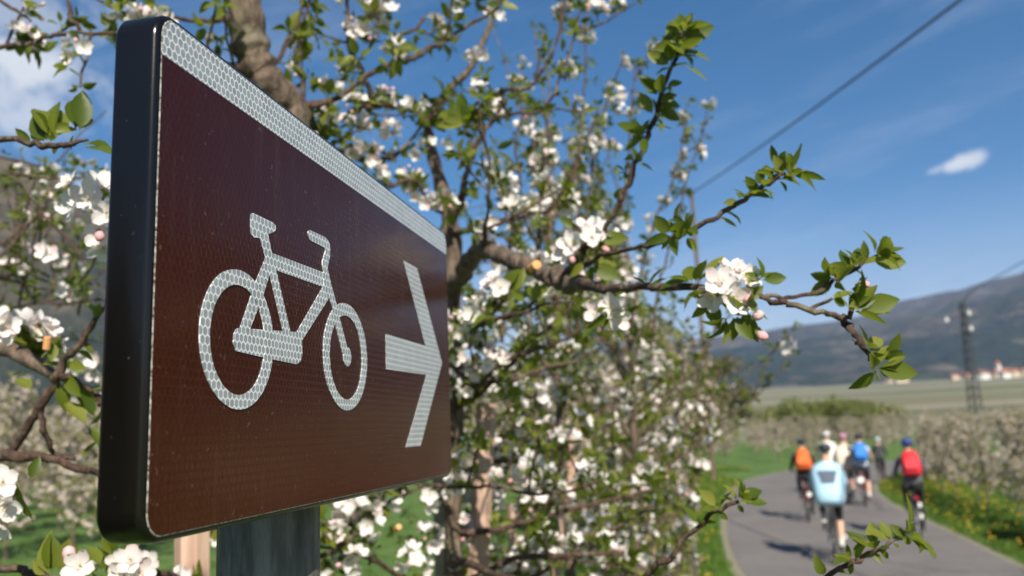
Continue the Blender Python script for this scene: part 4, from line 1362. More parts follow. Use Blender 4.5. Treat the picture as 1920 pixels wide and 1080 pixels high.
# --- tree C: left of the sign, its trunk outside the picture
FC = Foliage(37)
pc = Vector((-1.75, 1.75, 0))
TC = thing('apple_tree', pc, 'apple tree whose branches enter from the left edge of the picture beside the sign', 'apple tree', 'apple trees in blossom')
w = MB()
tr = smoothline([(pc.x, pc.y, 0, .055), (pc.x + .02, pc.y, 1.0, .045), (pc.x, pc.y + .05, 1.9, .038), (pc.x - .05, pc.y, 2.8, .03), (pc.x, pc.y + .1, 3.4, .02)], 5)
w.tube([p[:3] for p in tr], [p[3] for p in tr], 12)
wood_obj(w, 'trunk', TC)
s_ = dict(start=.45, sp=.09, L=.036, D=.038, pf=.3)
branch(TC, FC, [(-500, 720, 1.75, .024), (-200, 640, 1.5, .018), (-40, 640, 1.35, .014), (20, 655, 1.33, .013), (62, 678, 1.32, .012), (105, 703, 1.30, .009), (150, 728, 1.28, .006), (200, 750, 1.28, .004)], 4, 8, spurs=s_, matn='bark')
branch(TC, FC, [(-500, 900, 1.75, .018), (-200, 870, 1.5, .013), (-40, 850, 1.25, .0085), (20, 852, 1.2, .0078), (90, 858, 1.2, .006), (145, 876, 1.2, .0058), (200, 892, 1.22, .004)], 4, 8)
branch(TC, FC, [(20, 852, 1.2, .006), (58, 792, 1.18, .0062), (92, 735, 1.16, .006), (118, 690, 1.15, .0055), (150, 640, 1.14, .005), (190, 582, 1.12, .0035), (215, 540, 1.12, .003)], 4, 8)
branch(TC, FC, [(75, 770, 1.17, .0045), (85, 815, 1.18, .004), (100, 848, 1.2, .0035), (140, 862, 1.2, .003)], 4, 6)
branch(TC, FC, [(112, 700, 1.15, .0045), (140, 715, 1.17, .005), (170, 735, 1.2, .0055), (195, 762, 1.2, .004)], 4, 6)
branch(TC, FC, [(-500, 380, 1.7, .018), (-150, 290, 1.2, .008), (-30, 264, .98, .0042), (50, 267, .93, .0038), (105, 274, .92, .0036), (132, 270, .92, .003), (165, 262, .92, .0014)], 4, 7)
branch(TC, FC, [(-500, 200, 1.75, .018), (-200, 130, 1.6, .010), (-20, 92, 1.5, .0065), (60, 78, 1.48, .006), (100, 66, 1.47, .0055), (150, 63, 1.46, .005), (235, 60, 1.45, .0035), (300, 48, 1.45, .003)], 4, 7, spurs=dict(start=.35, sp=.08, L=.033, D=.035, pf=.3))
branch(TC, FC, [(150, 63, 1.46, .0045), (135, 30, 1.45, .004), (115, -30, 1.45, .003)], 4, 6, spurs=dict(start=.1, sp=.07, L=.03, D=.034, pf=.2))
branch(TC, FC, [(60, 40, 1.5, .004), (20, 15, 1.5, .0045), (-40, -20, 1.5, .006)], 4, 6, spurs=dict(start=.0, sp=.07, L=.032, D=.034, pf=.2))
branch(TC, FC, [(-60, 1062, 1.1, .006), (0, 1066, 1.1, .005), (45, 1072, 1.1, .005), (85, 1082, 1.1, .004), (130, 1095, 1.1, .003)], 4, 7)
for q in [(85, 268, 60, 222, .93), (90, 266, 72, 215, .93), (94, 262, 78, 178, .93), (100, 262, 92, 178, .93), (102, 262, 118, 196, .93), (96, 268, 92, 236, .93), (150, 246, 150, 178, .91), (148, 246, 164, 196, .92), (100, 250, 130, 225, .92), (142, 244, 140, 178, .92), (98, 248, 140, 236, .92), (155, 272, 208, 262, .91), (140, 244, 158, 215, .92),
          (104, 268, 100, 290, .93), (160, 275, 210, 285, .90), (60, 268, 30, 240, .95), (140, 250, 128, 280, .92),
          (30, 905, 60, 980, 1.0), (55, 900, 75, 855, 1.0), (20, 920, -10, 880, 1.0),
          (95, 1080, 68, 1005, .98), (98, 1075, 95, 1000, .98), (110, 1070, 130, 1010, .97), (120, 1070, 150, 1020, .97), (128, 1080, 165, 1060, .97), (85, 1080, 60, 1050, .98), (170, 1070, 195, 1100, .97), (105, 1090, 60, 1100, .98), (190, 1060, 165, 1030, .98),
          (100, 640, 95, 680, 1.15), (140, 655, 178, 672, 1.15), (128, 680, 160, 690, 1.15), (118, 690, 82, 672, 1.16), (120, 700, 150, 745, 1.16), (140, 720, 172, 782, 1.17), (160, 735, 195, 725, 1.2), (150, 640, 180, 662, 1.14), (105, 720, 130, 770, 1.16),
          (165, 800, 200, 830, 1.2), (150, 860, 188, 830, 1.2), (120, 750, 160, 800, 1.17), (182, 590, 165, 562, 1.12), (178, 598, 186, 566, 1.12), (60, 730, 30, 715, 1.2), (50, 700, 15, 705, 1.25)]:
    leafpx(FC, *q, dz=FC.r.uniform(-.02, .02), flip=FC.r.randint(0, 1))
for (x, y, d, f, D) in ((165, 375, 1.0, (.0, -1, .2), .044), (140, 385, 1.0, (-.6, -.8, 0), .042), (190, 350, 1.02, (.4, -.8, .5), .044), (200, 400, 1.0, (.5, -.8, -.2), .042), (188, 440, 1.02, (.2, -.9, -.4), .04), (195, 465, 1.02, (0, -.6, -.9), .036), (128, 345, 1.05, (-.5, -.6, .6), .036),
                        (5, 905, .98, (.2, -1, .2), .042), (12, 945, .98, (.2, -.8, -.4), .042), (-10, 925, .98, (.5, -1, 0), .04), (0, 985, .98, (0, -.8, -.8), .036), (150, 1062, .95, (.1, -1, .2), .036), (245, 1050, 1.0, (.2, -1, .3), .036), (262, 1075, 1.0, (.5, -.8, .1), .036), (232, 1080, 1.0, (-.2, -.8, .1), .036),
                        (2, 598, 1.2, (.1, -1, .3), .04), (15, 610, 1.2, (.6, -.8, 0), .038), (8, 622, 1.2, (.3, -.8, -.4), .036), (95, 478, 1.5, (0, -1, .2), .04), (82, 470, 1.5, (-.5, -1, .2), .038)):
    p = at(x, y, d); f = Vector(f).normalized()
    FC.blos.append((basis(p, f.orthogonal(), f, D), 0, FC.r.uniform(0, 6)))
    FC.stalk.tube([p - f * D * .14, p - f * D * .7 + Vector((0, .01, 0))], .0009, 3, caps=False)
FC.buds.append((basis(at(132, 1058, .96), (0, -.3, 1), (1, 0, 0), .022),))
FC.buds.append((basis(at(185, 430, 1.0), (.3, -.3, -1), (1, 0, 0), .018),))
c = MB(); p0 = at(88, 638, 1.14) - pc
c.tube([p0 - Vector((0, 0, .012)), p0 + Vector((.003, -.004, .004))], .005, 10); c.build('pruning_cut', ['cut'], TC)


def keepC(p):
    if p.y < 1.7: return False
    x, y = pix(p)
    return x < 230 and (260 < y < 720) and p.z > 1


wC = MB()
for i in range(46):
    q = at(FC.r.uniform(-60, 170), FC.r.uniform(290, 640), FC.r.uniform(2.0, 2.9))
    tw = wobble(FC.r, q, q + (FC.rv(.6) + Vector((.1, 0, .7))).normalized() * FC.r.uniform(.12, .38), 5, .1)
    wC.tube(tw, [.0042, .0038, .0034, .003, .0026, .002], 5)
    twig_spurs(FC, tw, 0.0, .05, .028, .030, .16, keepC)
for k_ in range(7):
    p = Vector((pc.x, pc.y + .1, 1.9 + 1.1 * k_ / 7)); e = at(FC.r.uniform(0, 150), 330 + 45 * k_, FC.r.uniform(2.1, 2.7))
    bp = wobble(FC.r, p, e, 9, .07, .05)
    wC.tube(bp, [.011, .010, .009, .008, .0068, .0058, .005, .0042, .0035, .0028], 6)
    twig_spurs(FC, bp, 0.2, .06, .03, .030, .2, keepC)
wood_obj(wC, 'side_branches', TC, 'twig')
FC.flush(TC, 300, 150, hero=20)

# ------------------------------------------------------------------ the row beyond, stakes and posts
row_specs = [(3.5, 3.3, 41, 'apple tree in blossom standing between the two pale wooden stakes'),
             (4.75, 3.2, 42, 'apple tree in blossom just beyond the slimmer pale stake'),
             (6.3, 3.3, 43, 'slimmer blossoming apple tree in the row left of the verge, beyond both stakes'),
             (8.0, 3.2, 44, 'blossoming apple tree at the middle of the row beside the grass verge'),
             (10.3, 3.5, 45, 'tall olive-leaved orchard tree in front of the wooden utility pole'),
             (13.0, 3.4, 46, 'olive-leaved orchard tree at the right end of the near row, beside the verge')]


def keepR(p):
    x, y = pix(p)
    if not clear_of_stakes(x, y, p.y): return False
    if x > 1180 and y < 545 + (x - 1180) * .78: return False
    return not (x > 1480 or (x > 1310 and y > 860)) and p.y > 1.6


for y, h, sd, lab in row_specs:
    F = Foliage(sd)
    b = rowpt(y)
    b.x -= 0.012 * (y - 3)
    if y > 9: b.x = min(b.x + .1, np.interp(y, [p[1] for p in LE][:11], [p[0] for p in LE][:11]) - 1.0)
    T_ = thing('apple_tree', b, lab, 'apple tree', 'apple trees in blossom')
    w = MB()
    near = y < 5.5
    grow(F, w, b, h, .034, nlat=36 if near else 30, z0=.55, llen=(.25, .85) if near else (.45, 1.25), L=.042, D=.043, pf=.27, sub=5, sp=.055, keep=keepR, shoots=11, sides=8, lean=(F.r.uniform(-.15, .15), 0))
    wood_obj(w, 'trunk', T_)
    F.flush(T_, 300 if near else 0, 200 if near else 0, nbud=30 if near else 0, far=not near)

for (x0, y0, x1, y1, d, r, lab) in ((912, 757, 893, 1120, 2.25, .0275, 'pale wooden stake right of the sign, the thicker of two beside the trunk'),
                                    (1086, 782, 1052, 1010, 3.7, .0245, 'slim pale wooden stake leaning slightly in the blossom farther right'),
                                    (362, 940, 362, 1120, 1.45, .0290, 'pale wooden stake under the lower left corner of the sign')):
    a, b = at(x0, y0, d), at(x1, y1, d)
    dr = (b - a).normalized()
    e = a + dr * (a.z / -dr.z)
    root = thing('wooden_stake', e, lab, 'stake', 'wooden tree stakes')
    w = MB()
    N = 14
    pts = [Vector((0, 0, 0)).lerp(a - e, i / N) for i in range(N + 1)]
    rg = random.Random(int(x0))
    w.tube(pts, [r * rg.uniform(.93, 1.05) for _ in pts], 7, smooth=False)
    w.build('shaft', ['stake'], root)
    if x0 == 912:
        t = MB()
        q = at(903, 832, d) - e
        t.tube([q + Vector((r * 1.03 * math.cos(i * .7), r * 1.03 * math.sin(i * .7), .002 * i)) for i in range(10)], .0025, 5)
        t.tube([q + Vector((-r, 0, 0)), q + Vector((-.06, .02, .02)), at(868, 822, d - .2) - e], .002, 5)
        t.build('tie', ['twine'], root)
# short cut lath
a = at(958, 945, 3.0)
w = MB(); w.tube([a - Vector((0, 0, .08)), a + Vector((.002, 0, 0))], .016, 7, smooth=False)
w.tube([Vector((a.x - .004, a.y, 0)), a - Vector((0, 0, .08))], .016, 7, smooth=False)
w.v = [tuple(Vector(v) - Vector((a.x, a.y, 0))) for v in w.v]
o = w.build('wooden_peg', ['stake']); o.location = (a.x, a.y, 0)
tag(o, 'low pale wooden peg in the grass just right of the thick stake', 'peg')
a = at(838, 890, 2.55)
w = MB()
w.box((0, 0, (a.z) / 2 + .15), (.078, .078, a.z + .3))
o = w.build('orchard_post', ['concrete']); o.location = (a.x, a.y, 0)
tag(o, 'square weathered beige orchard post below the lower right corner of the sign', 'post')
a = at(1291, 880, 12.0)
w = MB(); w.tube([(0, 0, 0), (0, 0, a.z)], .03, 10)
w.ball((0, 0, a.z), .032, 0, 8, 4)
o = w.build('metal_post', ['galva']); o.location = (a.x, a.y, 0)
tag(o, 'thin grey metal post at the end of the blossom row by the grass verge', 'post')

# orchard trees of the middle distance: a few built, the rest copies
protos = []
for i in range(5):
    F = Foliage(100 + i)
    T_ = thing('apple_tree', (0, 0, 0), 'x', 'apple tree', 'x')
    w = MB()
    grow(F, w, (0, 0, 0), 2.75 + .12 * i, .036, nlat=30, z0=.5, llen=(.55, 1.15), L=.075, D=.068, pf=.62, sub=4, sp=.075, shoots=3, sides=6, lsides=4)
    wood_obj(w, 'trunk', T_)
    F.flush(T_, 0, 0, nbud=0, far=True)
    protos.append(T_)
used = [False] * 5


def copy_tree(i, loc, rz, sc, label, group):
    src = protos[i]
    if not used[i]:
        used[i] = True
        r = src
    else:
        r = src.copy(); COL.objects.link(r)
        for ch in src.children:
            c = ch.copy(); COL.objects.link(c); c.parent = r
    r.location = loc; r.rotation_euler = (0, 0, rz); r.scale = (sc, sc, sc)
    r['label'] = label; r['group'] = group
    return r


rg = random.Random(5)


def inroad(x, y, pad=1.0):
    for Ln in (LE, RE): pass
    ys = [p[1] for p in LE]; xs = [p[0] for p in LE]
    if y < 39:
        xl = np.interp(y, ys[:11], xs[:11]); xr = np.interp(y, [p[1] for p in RE][:13], [p[0] for p in RE][:13])
        return xl - pad < x < xr + pad
    yl = np.interp(x, xs[8:], ys[8:]); yr = np.interp(x, [p[0] for p in RE][9:], [p[1] for p in RE][9:])
    return yr - pad < y < yl + pad


cnt = 0
# continuing the near row
y = 14.8
while y < 34:
    b = rowpt(y)
    b.x = min(b.x, np.interp(b.y, [p[1] for p in LE][:11], [p[0] for p in LE][:11]) - 2.35)
    copy_tree(cnt % 5, (b.x + rg.uniform(-.1, .1), b.y, 0), rg.uniform(0, 6.28), rg.uniform(.92, 1.04), 'blossoming orchard tree far along the row left of the grass verge', 'far trees of the row by the verge')
    cnt += 1; y += 1.5
# rows to the left beyond a strip of meadow
for k_ in range(9):
    y = 12 + rg.random()
    while y < 75:
        b = rowpt(y) + Vector((-4.2 - 3.4 * k_ if k_ else -3.6, 0, 0))
        dist = math.hypot(b.x, b.y)
        q = pix(b)
        if b.y > 1 and -150 < q[0] < 1400 and not (270 < q[0] < 835) and dist > (15 if k_ < 2 else 17) and (k_ > 0 or y > 18):
            copy_tree(rg.randrange(5), (b.x + rg.uniform(-.15, .15), b.y, 0), rg.uniform(0, 6.28), rg.uniform(.9, 1.12), 'blossoming orchard tree in the out-of-focus rows left of the sign', 'orchard trees left of the sign')
            cnt += 1
        y += 1.9 if y < 40 else 3.2
# block to the right of the road
for k_ in range(8):
    y = 15.5 + rg.random()
    while y < 40:
        b = Vector((np.interp(y, [p[1] for p in RE][:13], [p[0] for p in RE][:13]) + 1.9 + 3.1 * k_, y, 0))
        if not inroad(b.x, b.y, 1.4) and b.x / b.y < 1.1 and (b.y < 37) :
            if not (k_ > 3 and y > 37):
                copy_tree(rg.randrange(5), (b.x + rg.uniform(-.15, .15), b.y, 0), rg.uniform(0, 6.28), rg.uniform(.58, .66), 'blossoming orchard tree in the block right of the road behind the cyclists', 'orchard trees right of the road')
                cnt += 1
        y += 1.45
# beyond the bend
for k_ in range(-1, 7):
    x = 3.0 + rg.random()
    while x < 62:
        yb = 49.5 + k_ * 5.0 + .10 * x
        if x / yb < .72 and (k_ >= 0 or x < 17) and pix((x, yb, 1))[0] > 1180:
            copy_tree(rg.randrange(5), (x + rg.uniform(-.3, .3), yb + rg.uniform(-.3, .3), 0), rg.uniform(0, 6.28), rg.uniform(.60, .70), 'blossoming orchard tree in the block beyond the bend of the road', 'orchard trees beyond the bend')
            cnt += 1
        x += 2.6
# behind the viewer, seen only mirrored in the sign
for (x, y) in [(-2.6 - 1.35 * i, -10.5 + .75 * i) for i in range(9)] + [(-3.6 - 1.6 * i, -13 + .8 * i) for i in range(8)]:
    copy_tree(rg.randrange(5), (x, y, 0), rg.uniform(0, 6.28), 1.05, 'blossoming orchard tree of the row running on behind the viewer', 'orchard trees behind the viewer')
print('orchard copies', cnt)


# broad green trees at the far edge of the orchard
def broad_tree(loc, h, wd, seed, label, lm='leaf_broad'):
    r_ = random.Random(seed)
    root = thing('broadleaf_tree', loc, label, 'tree')
    w = MB()
    w.tube([(0, 0, 0), (0.1, 0, h * .3), (0, .1, h * .55)], [.25, .18, .08], 7)
    for i in range(9):
        a = r_.uniform(0, 6.28); z = h * r_.uniform(.25, .5)
        w.tube([(0, 0, z), (wd * .25 * math.cos(a), wd * .25 * math.sin(a), z + h * .15), (wd * .4 * math.cos(a), wd * .4 * math.sin(a), z + h * .3)], [.1, .06, .03], 5)
    w.build('trunk', ['bark'], root)
    A = []
    cl = [(Vector((r_.gauss(0, .24) * wd, r_.gauss(0, .24) * wd, h * r_.uniform(.3, .88))), r_.uniform(.1, .22) * wd) for _ in range(22)]
    for c, rr in cl:
        for _ in range(150):
            v = Vector((r_.gauss(0, 1), r_.gauss(0, 1), r_.gauss(0, 1))).normalized() * rr * r_.uniform(.6, 1.05)
            A.append(basis(c + v, (r_.gauss(0, 1), r_.gauss(0, 1), r_.gauss(0, 1)), v, r_.uniform(.25, .5)))
    bake('crown', LEAF_F, A, [lm], root)
    return root


M['leaf_broad'] = leafy('leaf_fresh', [(0.0, (0.11, 0.13, 0.035)), (0.5, (0.17, 0.19, 0.05)), (1.0, (0.25, 0.26, 0.08))], True, (0.26, 0.30, 0.06))
M['leaf_bare'] = leafy('leaf_grey_brown', [(0.0, (0.10, 0.09, 0.05)), (0.5, (0.16, 0.14, 0.08)), (1.0, (0.20, 0.20, 0.10))], True, (0.2, 0.2, 0.08))
for (px, d, h, wd, lab) in ((1618, 88, 3.3, 6, 'olive bushy tree at the right end of the far tree line'),
                            (1582, 92, 3.7, 6, 'bright green bushy tree at the far edge of the orchard, second from the right'),
                            (1538, 95, 4.0, 6.5, 'bright green bushy tree in the middle of the far tree line'),
                            (1500, 94, 3.8, 7, 'pale green bushy tree left of the middle of the far tree line'),
                            (1460, 98, 4.0, 7, 'pale green bushy tree at the left end of the far tree line'),
                            (1345, 75, 8.8, 5.5, 'tall grey-green bare-topped tree rising behind the end of the row'),
                            (1240, 70, 8.0, 6, 'tall blurred green tree half hidden behind the blossom row')):
    p = at(px, 760, d)
    broad_tree((p.x, p.y, 0), h, wd, int(px), lab, 'leaf_bare' if px < 1400 else 'leaf_broad')

# evergreen hedge made up behind the viewer to darken the reflection in the sign's narrow side
hd_ = thing('unseen_hedge', (-7.2, -5.6, 0), 'dark evergreen hedge made up behind the viewer to darken the sign reflection', 'unseen_hedge', None, RAD(42))
w = MB()
for i in range(14):
    w.tube([(-6.5 + i, 0, 0), (-6.5 + i, .05, 1.2), (-6.5 + i, 0, 2.6)], [.05, .04, .02], 6)
w.build('trunks', ['bark'], hd_, kind='stuff')
r_ = random.Random(77)
M['needle'] = leafy('evergreen_dark', [(0.0, (0.010, 0.020, 0.008)), (0.6, (0.018, 0.035, 0.012)), (1.0, (0.03, 0.05, 0.02))], True, (0.02, 0.04, 0.01), .6, .1)
A = [basis((r_.uniform(-7.2, 7.2), r_.gauss(0, .28), r_.uniform(.05, 3.0 + .25 * math.sin(i * .01))), (r_.gauss(0, 1), r_.gauss(0, .6), r_.gauss(0.4, 1)), (0, 1, .3), r_.uniform(.10, .26)) for i in range(15000)]
bake('foliage', LEAF_F, A, ['needle'], hd_, 'stuff')


# ------------------------------------------------------------------ verge grass and dandelions
rg = random.Random(8)
tuft = MB()
for i in range(6):
    a = rg.uniform(0, 6.28); ln = rg.uniform(.5, 1); tl = rg.uniform(.1, .6)
    c, s_ = math.cos(a), math.sin(a)
    o_ = (c * .12, s_ * .12)
    tuft.add([(o_[0] - s_ * .05, o_[1] + c * .05, 0), (o_[0] + s_ * .05, o_[1] - c * .05, 0), (o_[0] + c * tl * .5 + s_ * .035, o_[1] + s_ * tl * .5 - c * .035, ln * .6),
              (o_[0] + c * tl * .5 - s_ * .035, o_[1] + s_ * tl * .5 + c * .035, ln * .6), (o_[0] + c * tl, o_[1] + s_ * tl, ln * .9)], [(0, 1, 2, 3), (3, 2, 4)])
A, D_ = [], []
tr_ = 0
while len(A) < 30000 and tr_ < 400000:
    tr_ += 1
    u = rg.random()
    if u < .45:    # left verge
        y = rg.uniform(9, 42)
        x = np.interp(y, [p[1] for p in LE][:12], [p[0] for p in LE][:12]) - .18 - abs(rg.gauss(0, 1)) * 2.2
    elif u < .85:  # right verge
        y = rg.uniform(11, 36)
        x = np.interp(y, [p[1] for p in RE][:13], [p[0] for p in RE][:13]) + .12 + abs(rg.gauss(0, 1)) * 2.4
    else:
        y = rg.uniform(9, 30); x = rg.uniform(-18, 4) * y / 18
    if inroad(x, y, .1): continue
    q = pix((x, y, 0))
    if q[0] < -50 or q[0] > 1980 or q[1] > 1180: continue
    h = rg.uniform(.07, .18)
    A.append(basis((x, y, -.01), (math.cos(tr_), math.sin(tr_), 0), (0, 0, 1), (h, h, h)))
    nd = noise.noise(Vector((x * .5, y * .35, 1)))
    if u < .85 and rg.random() < (.032 if (u > .45 and nd > -.05) else .012):
        for _ in range(2):
            D_.append(basis((x + rg.gauss(0, .15), y + rg.gauss(0, .15), h + .01), (1, rg.uniform(-.3, .3), rg.uniform(-.2, .2)), (rg.gauss(0, .3), -.5, .8), rg.uniform(.030, .042)))
bake('verge_grass', (tuft.v, tuft.f, tuft.mi), A, ['grass'], None, 'stuff')
dd = MB(); dd.ball((0, 0, 0), (.5, .5, .28), 0, 7, 3)
bake('dandelions', (dd.v, dd.f, dd.mi), D_, ['dandelion'], None, 'stuff')
print('tufts', len(A), 'dand', len(D_))


# ------------------------------------------------------------------ bicycles and riders (local +Y is forward)
def simple(name, col, rough=.6, **kw):
    return mat(name, lambda k: pb(k, col, rough, **kw))


for nm, c, r in (('rubber', (.02, .02, .02), .8), ('rim', (.35, .35, .36), .35), ('metal_dark', (.04, .04, .045), .4), ('frame_red', (.22, .03, .03), .35), ('frame_grey', (.18, .19, .2), .35), ('frame_black', (.03, .03, .035), .35),
                 ('reflector', (.95, .93, .88), .3), ('red_lens', (.55, .02, .02), .2), ('skin', (.62, .36, .24), .55), ('black_cloth', (.012, .012, .014), .8), ('dark_cloth', (.035, .035, .045), .85), ('grey_cloth', (.10, .11, .13), .85),
                 ('lightblue', (.40, .62, .76), .7), ('patch_grey', (.09, .11, .15), .8), ('orange', (.72, .13, .02), .7), ('red_pack', (.62, .02, .03), .65), ('blue', (.03, .20, .62), .7), ('paleblue', (.55, .60, .72), .7), ('cream', (.72, .60, .46), .8),
                 ('white_cloth', (.72, .74, .66), .8), ('pink', (.48, .24, .34), .5), ('helm_black', (.025, .027, .03), .4), ('helm_blue', (.02, .04, .22), .4), ('helm_white', (.70, .72, .72), .4), ('helm_palegreen', (.55, .66, .70), .4), ('hair', (.06, .04, .025), .8), ('sock', (.65, .62, .55), .8), ('shoe', (.08, .08, .08), .6)):
    M[nm] = simple(nm, c, r)


def bicycle(root, fmat, refl=(), mud=False, s=1.0):
    R_ = .335
    for nm, yy in (('wheel', -.52), ('wheel', .54)):
        w = MB()
        N = 28
        for rr, tb, mi in ((R_ - .02, .02, 0), (R_ - .045, .012, 1)):
            vs, fs = [], []
            for i in range(N):
                a = 2 * math.pi * i / N
                for j in range(6):
                    b = 2 * math.pi * j / 6
                    q = rr + tb * math.cos(b)
                    vs.append((tb * math.sin(b), yy + q * math.cos(a), R_ + q * math.sin(a)))
            for i in range(N):
                for j in range(6):
                    fs.append((i * 6 + j, ((i + 1) % N) * 6 + j, ((i + 1) % N) * 6 + (j + 1) % 6, i * 6 + (j + 1) % 6))
            w.add(vs, fs, mi, True)
        for i in range(14):
            a = 2 * math.pi * i / 14
            w.tube([(.02 * (-1) ** i, yy, R_), (0, yy + (R_ - .05) * math.cos(a), R_ + (R_ - .05) * math.sin(a))], .0018, 3, 1, caps=False)
        w.tube([(-.05, yy, R_), (.05, yy, R_)], .018, 8, 1)
        w.build('wheel', ['rubber', 'rim'], root)
    f = MB()
    bb, st, hd, hb = (0, -.08, .28), (0, -.22, .80), (0, .36, .86), (0, .40, .74)
    for a, b, r in ((bb, st, .016), (st, hd, .016), (bb, hb, .018), (hd, hb, .02)): f.tube([a, b], r, 7)
    for sx_ in (-.05, .05):
        f.tube([(sx_ * .3, -.1, .28), (sx_, -.52, R_)], .009, 6)
        f.tube([(sx_ * .3, -.22, .76), (sx_, -.52, R_)], .008, 6)
        f.tube([(sx_, .42, .70), (sx_, .54, R_)], .011, 6)
    f.tube([(0, -.22, .78), (0, -.25, .92)], .013, 6)
    f.build('frame', [fmat], root)
    h = MB()
    h.tube([(0, .37, .86), (0, .36, 1.0), (0, .38, 1.02)], .013, 6)
    h.tube([(-.28, .27, 1.04), (-.2, .36, 1.03), (0, .39, 1.02), (.2, .36, 1.03), (.28, .27, 1.04)], .012, 6)
    h.build('handlebar', ['metal_dark'], root)
    sd = MB()
    sd.ball((0, -.27, .945), (.075, .13, .028), 0, 10, 6)
    sd.build('saddle', ['black_cloth'], root)
    c = MB()
    c.tube([(.07, -.08, .28), (.07, -.08, .11)], .01, 5); c.box((.115, -.08, .10), (.09, .08, .02))
    c.tube([(-.07, -.08, .28), (-.07, -.08, .45)], .01, 5); c.box((-.115, -.08, .46), (.09, .08, .02))
    c.tube([(-.07, -.08, .28), (.07, -.08, .28)], .03, 10)
    c.build('crank', ['metal_dark'], root)
    rk = MB()
    rk.box((0, -.50, .73), (.11, .34, .012))
    for sx_ in (-.05, .05): rk.tube([(sx_, -.52, R_), (sx_, -.50, .72)], .005, 5)
    rk.build('rack', ['metal_dark'], root)
    if mud:
        m_ = MB()
        pts = [(0, -.52 + .36 * math.cos(a), R_ + .36 * math.sin(a)) for a in [RAD(60 + 12 * i) for i in range(12)]]
        m_.tube(pts, .022, 6); m_.build('mudguard', [fmat], root)
    for (x, z, r, mt) in refl:
        q = MB()
        q.tube([(x, -.70, z), (x, -.685, z)], [r * .95, r], 14)
        q.build('rear_light', [mt], root)


def skin_mesh(verts, edges, radii, root_i, name, parent, mats, face_mat, sub=2):
    me = bpy.data.meshes.new(name)
    me.from_pydata(verts, edges, [])
    o = bpy.data.objects.new(name, me)
    COL.objects.link(o)
    m = o.modifiers.new('s', 'SKIN'); m.use_smooth_shade = True
    o.modifiers.new('u', 'SUBSURF').levels = sub
    for i, r in enumerate(radii):
        sv = me.skin_vertices[0].data[i]
        rr = r if hasattr(r, '__len__') else (r, r)
        sv.radius = rr
        sv.use_root = (i == root_i)
    dg = bpy.context.evaluated_depsgraph_get()
    nm = bpy.data.meshes.new_from_object(o.evaluated_get(dg))
    bpy.data.objects.remove(o)
    nm.name = name
    no = link(name, nm, mats, parent)
    for p in nm.polygons:
        p.use_smooth = True
        p.material_index = face_mat(p.center)
    return no


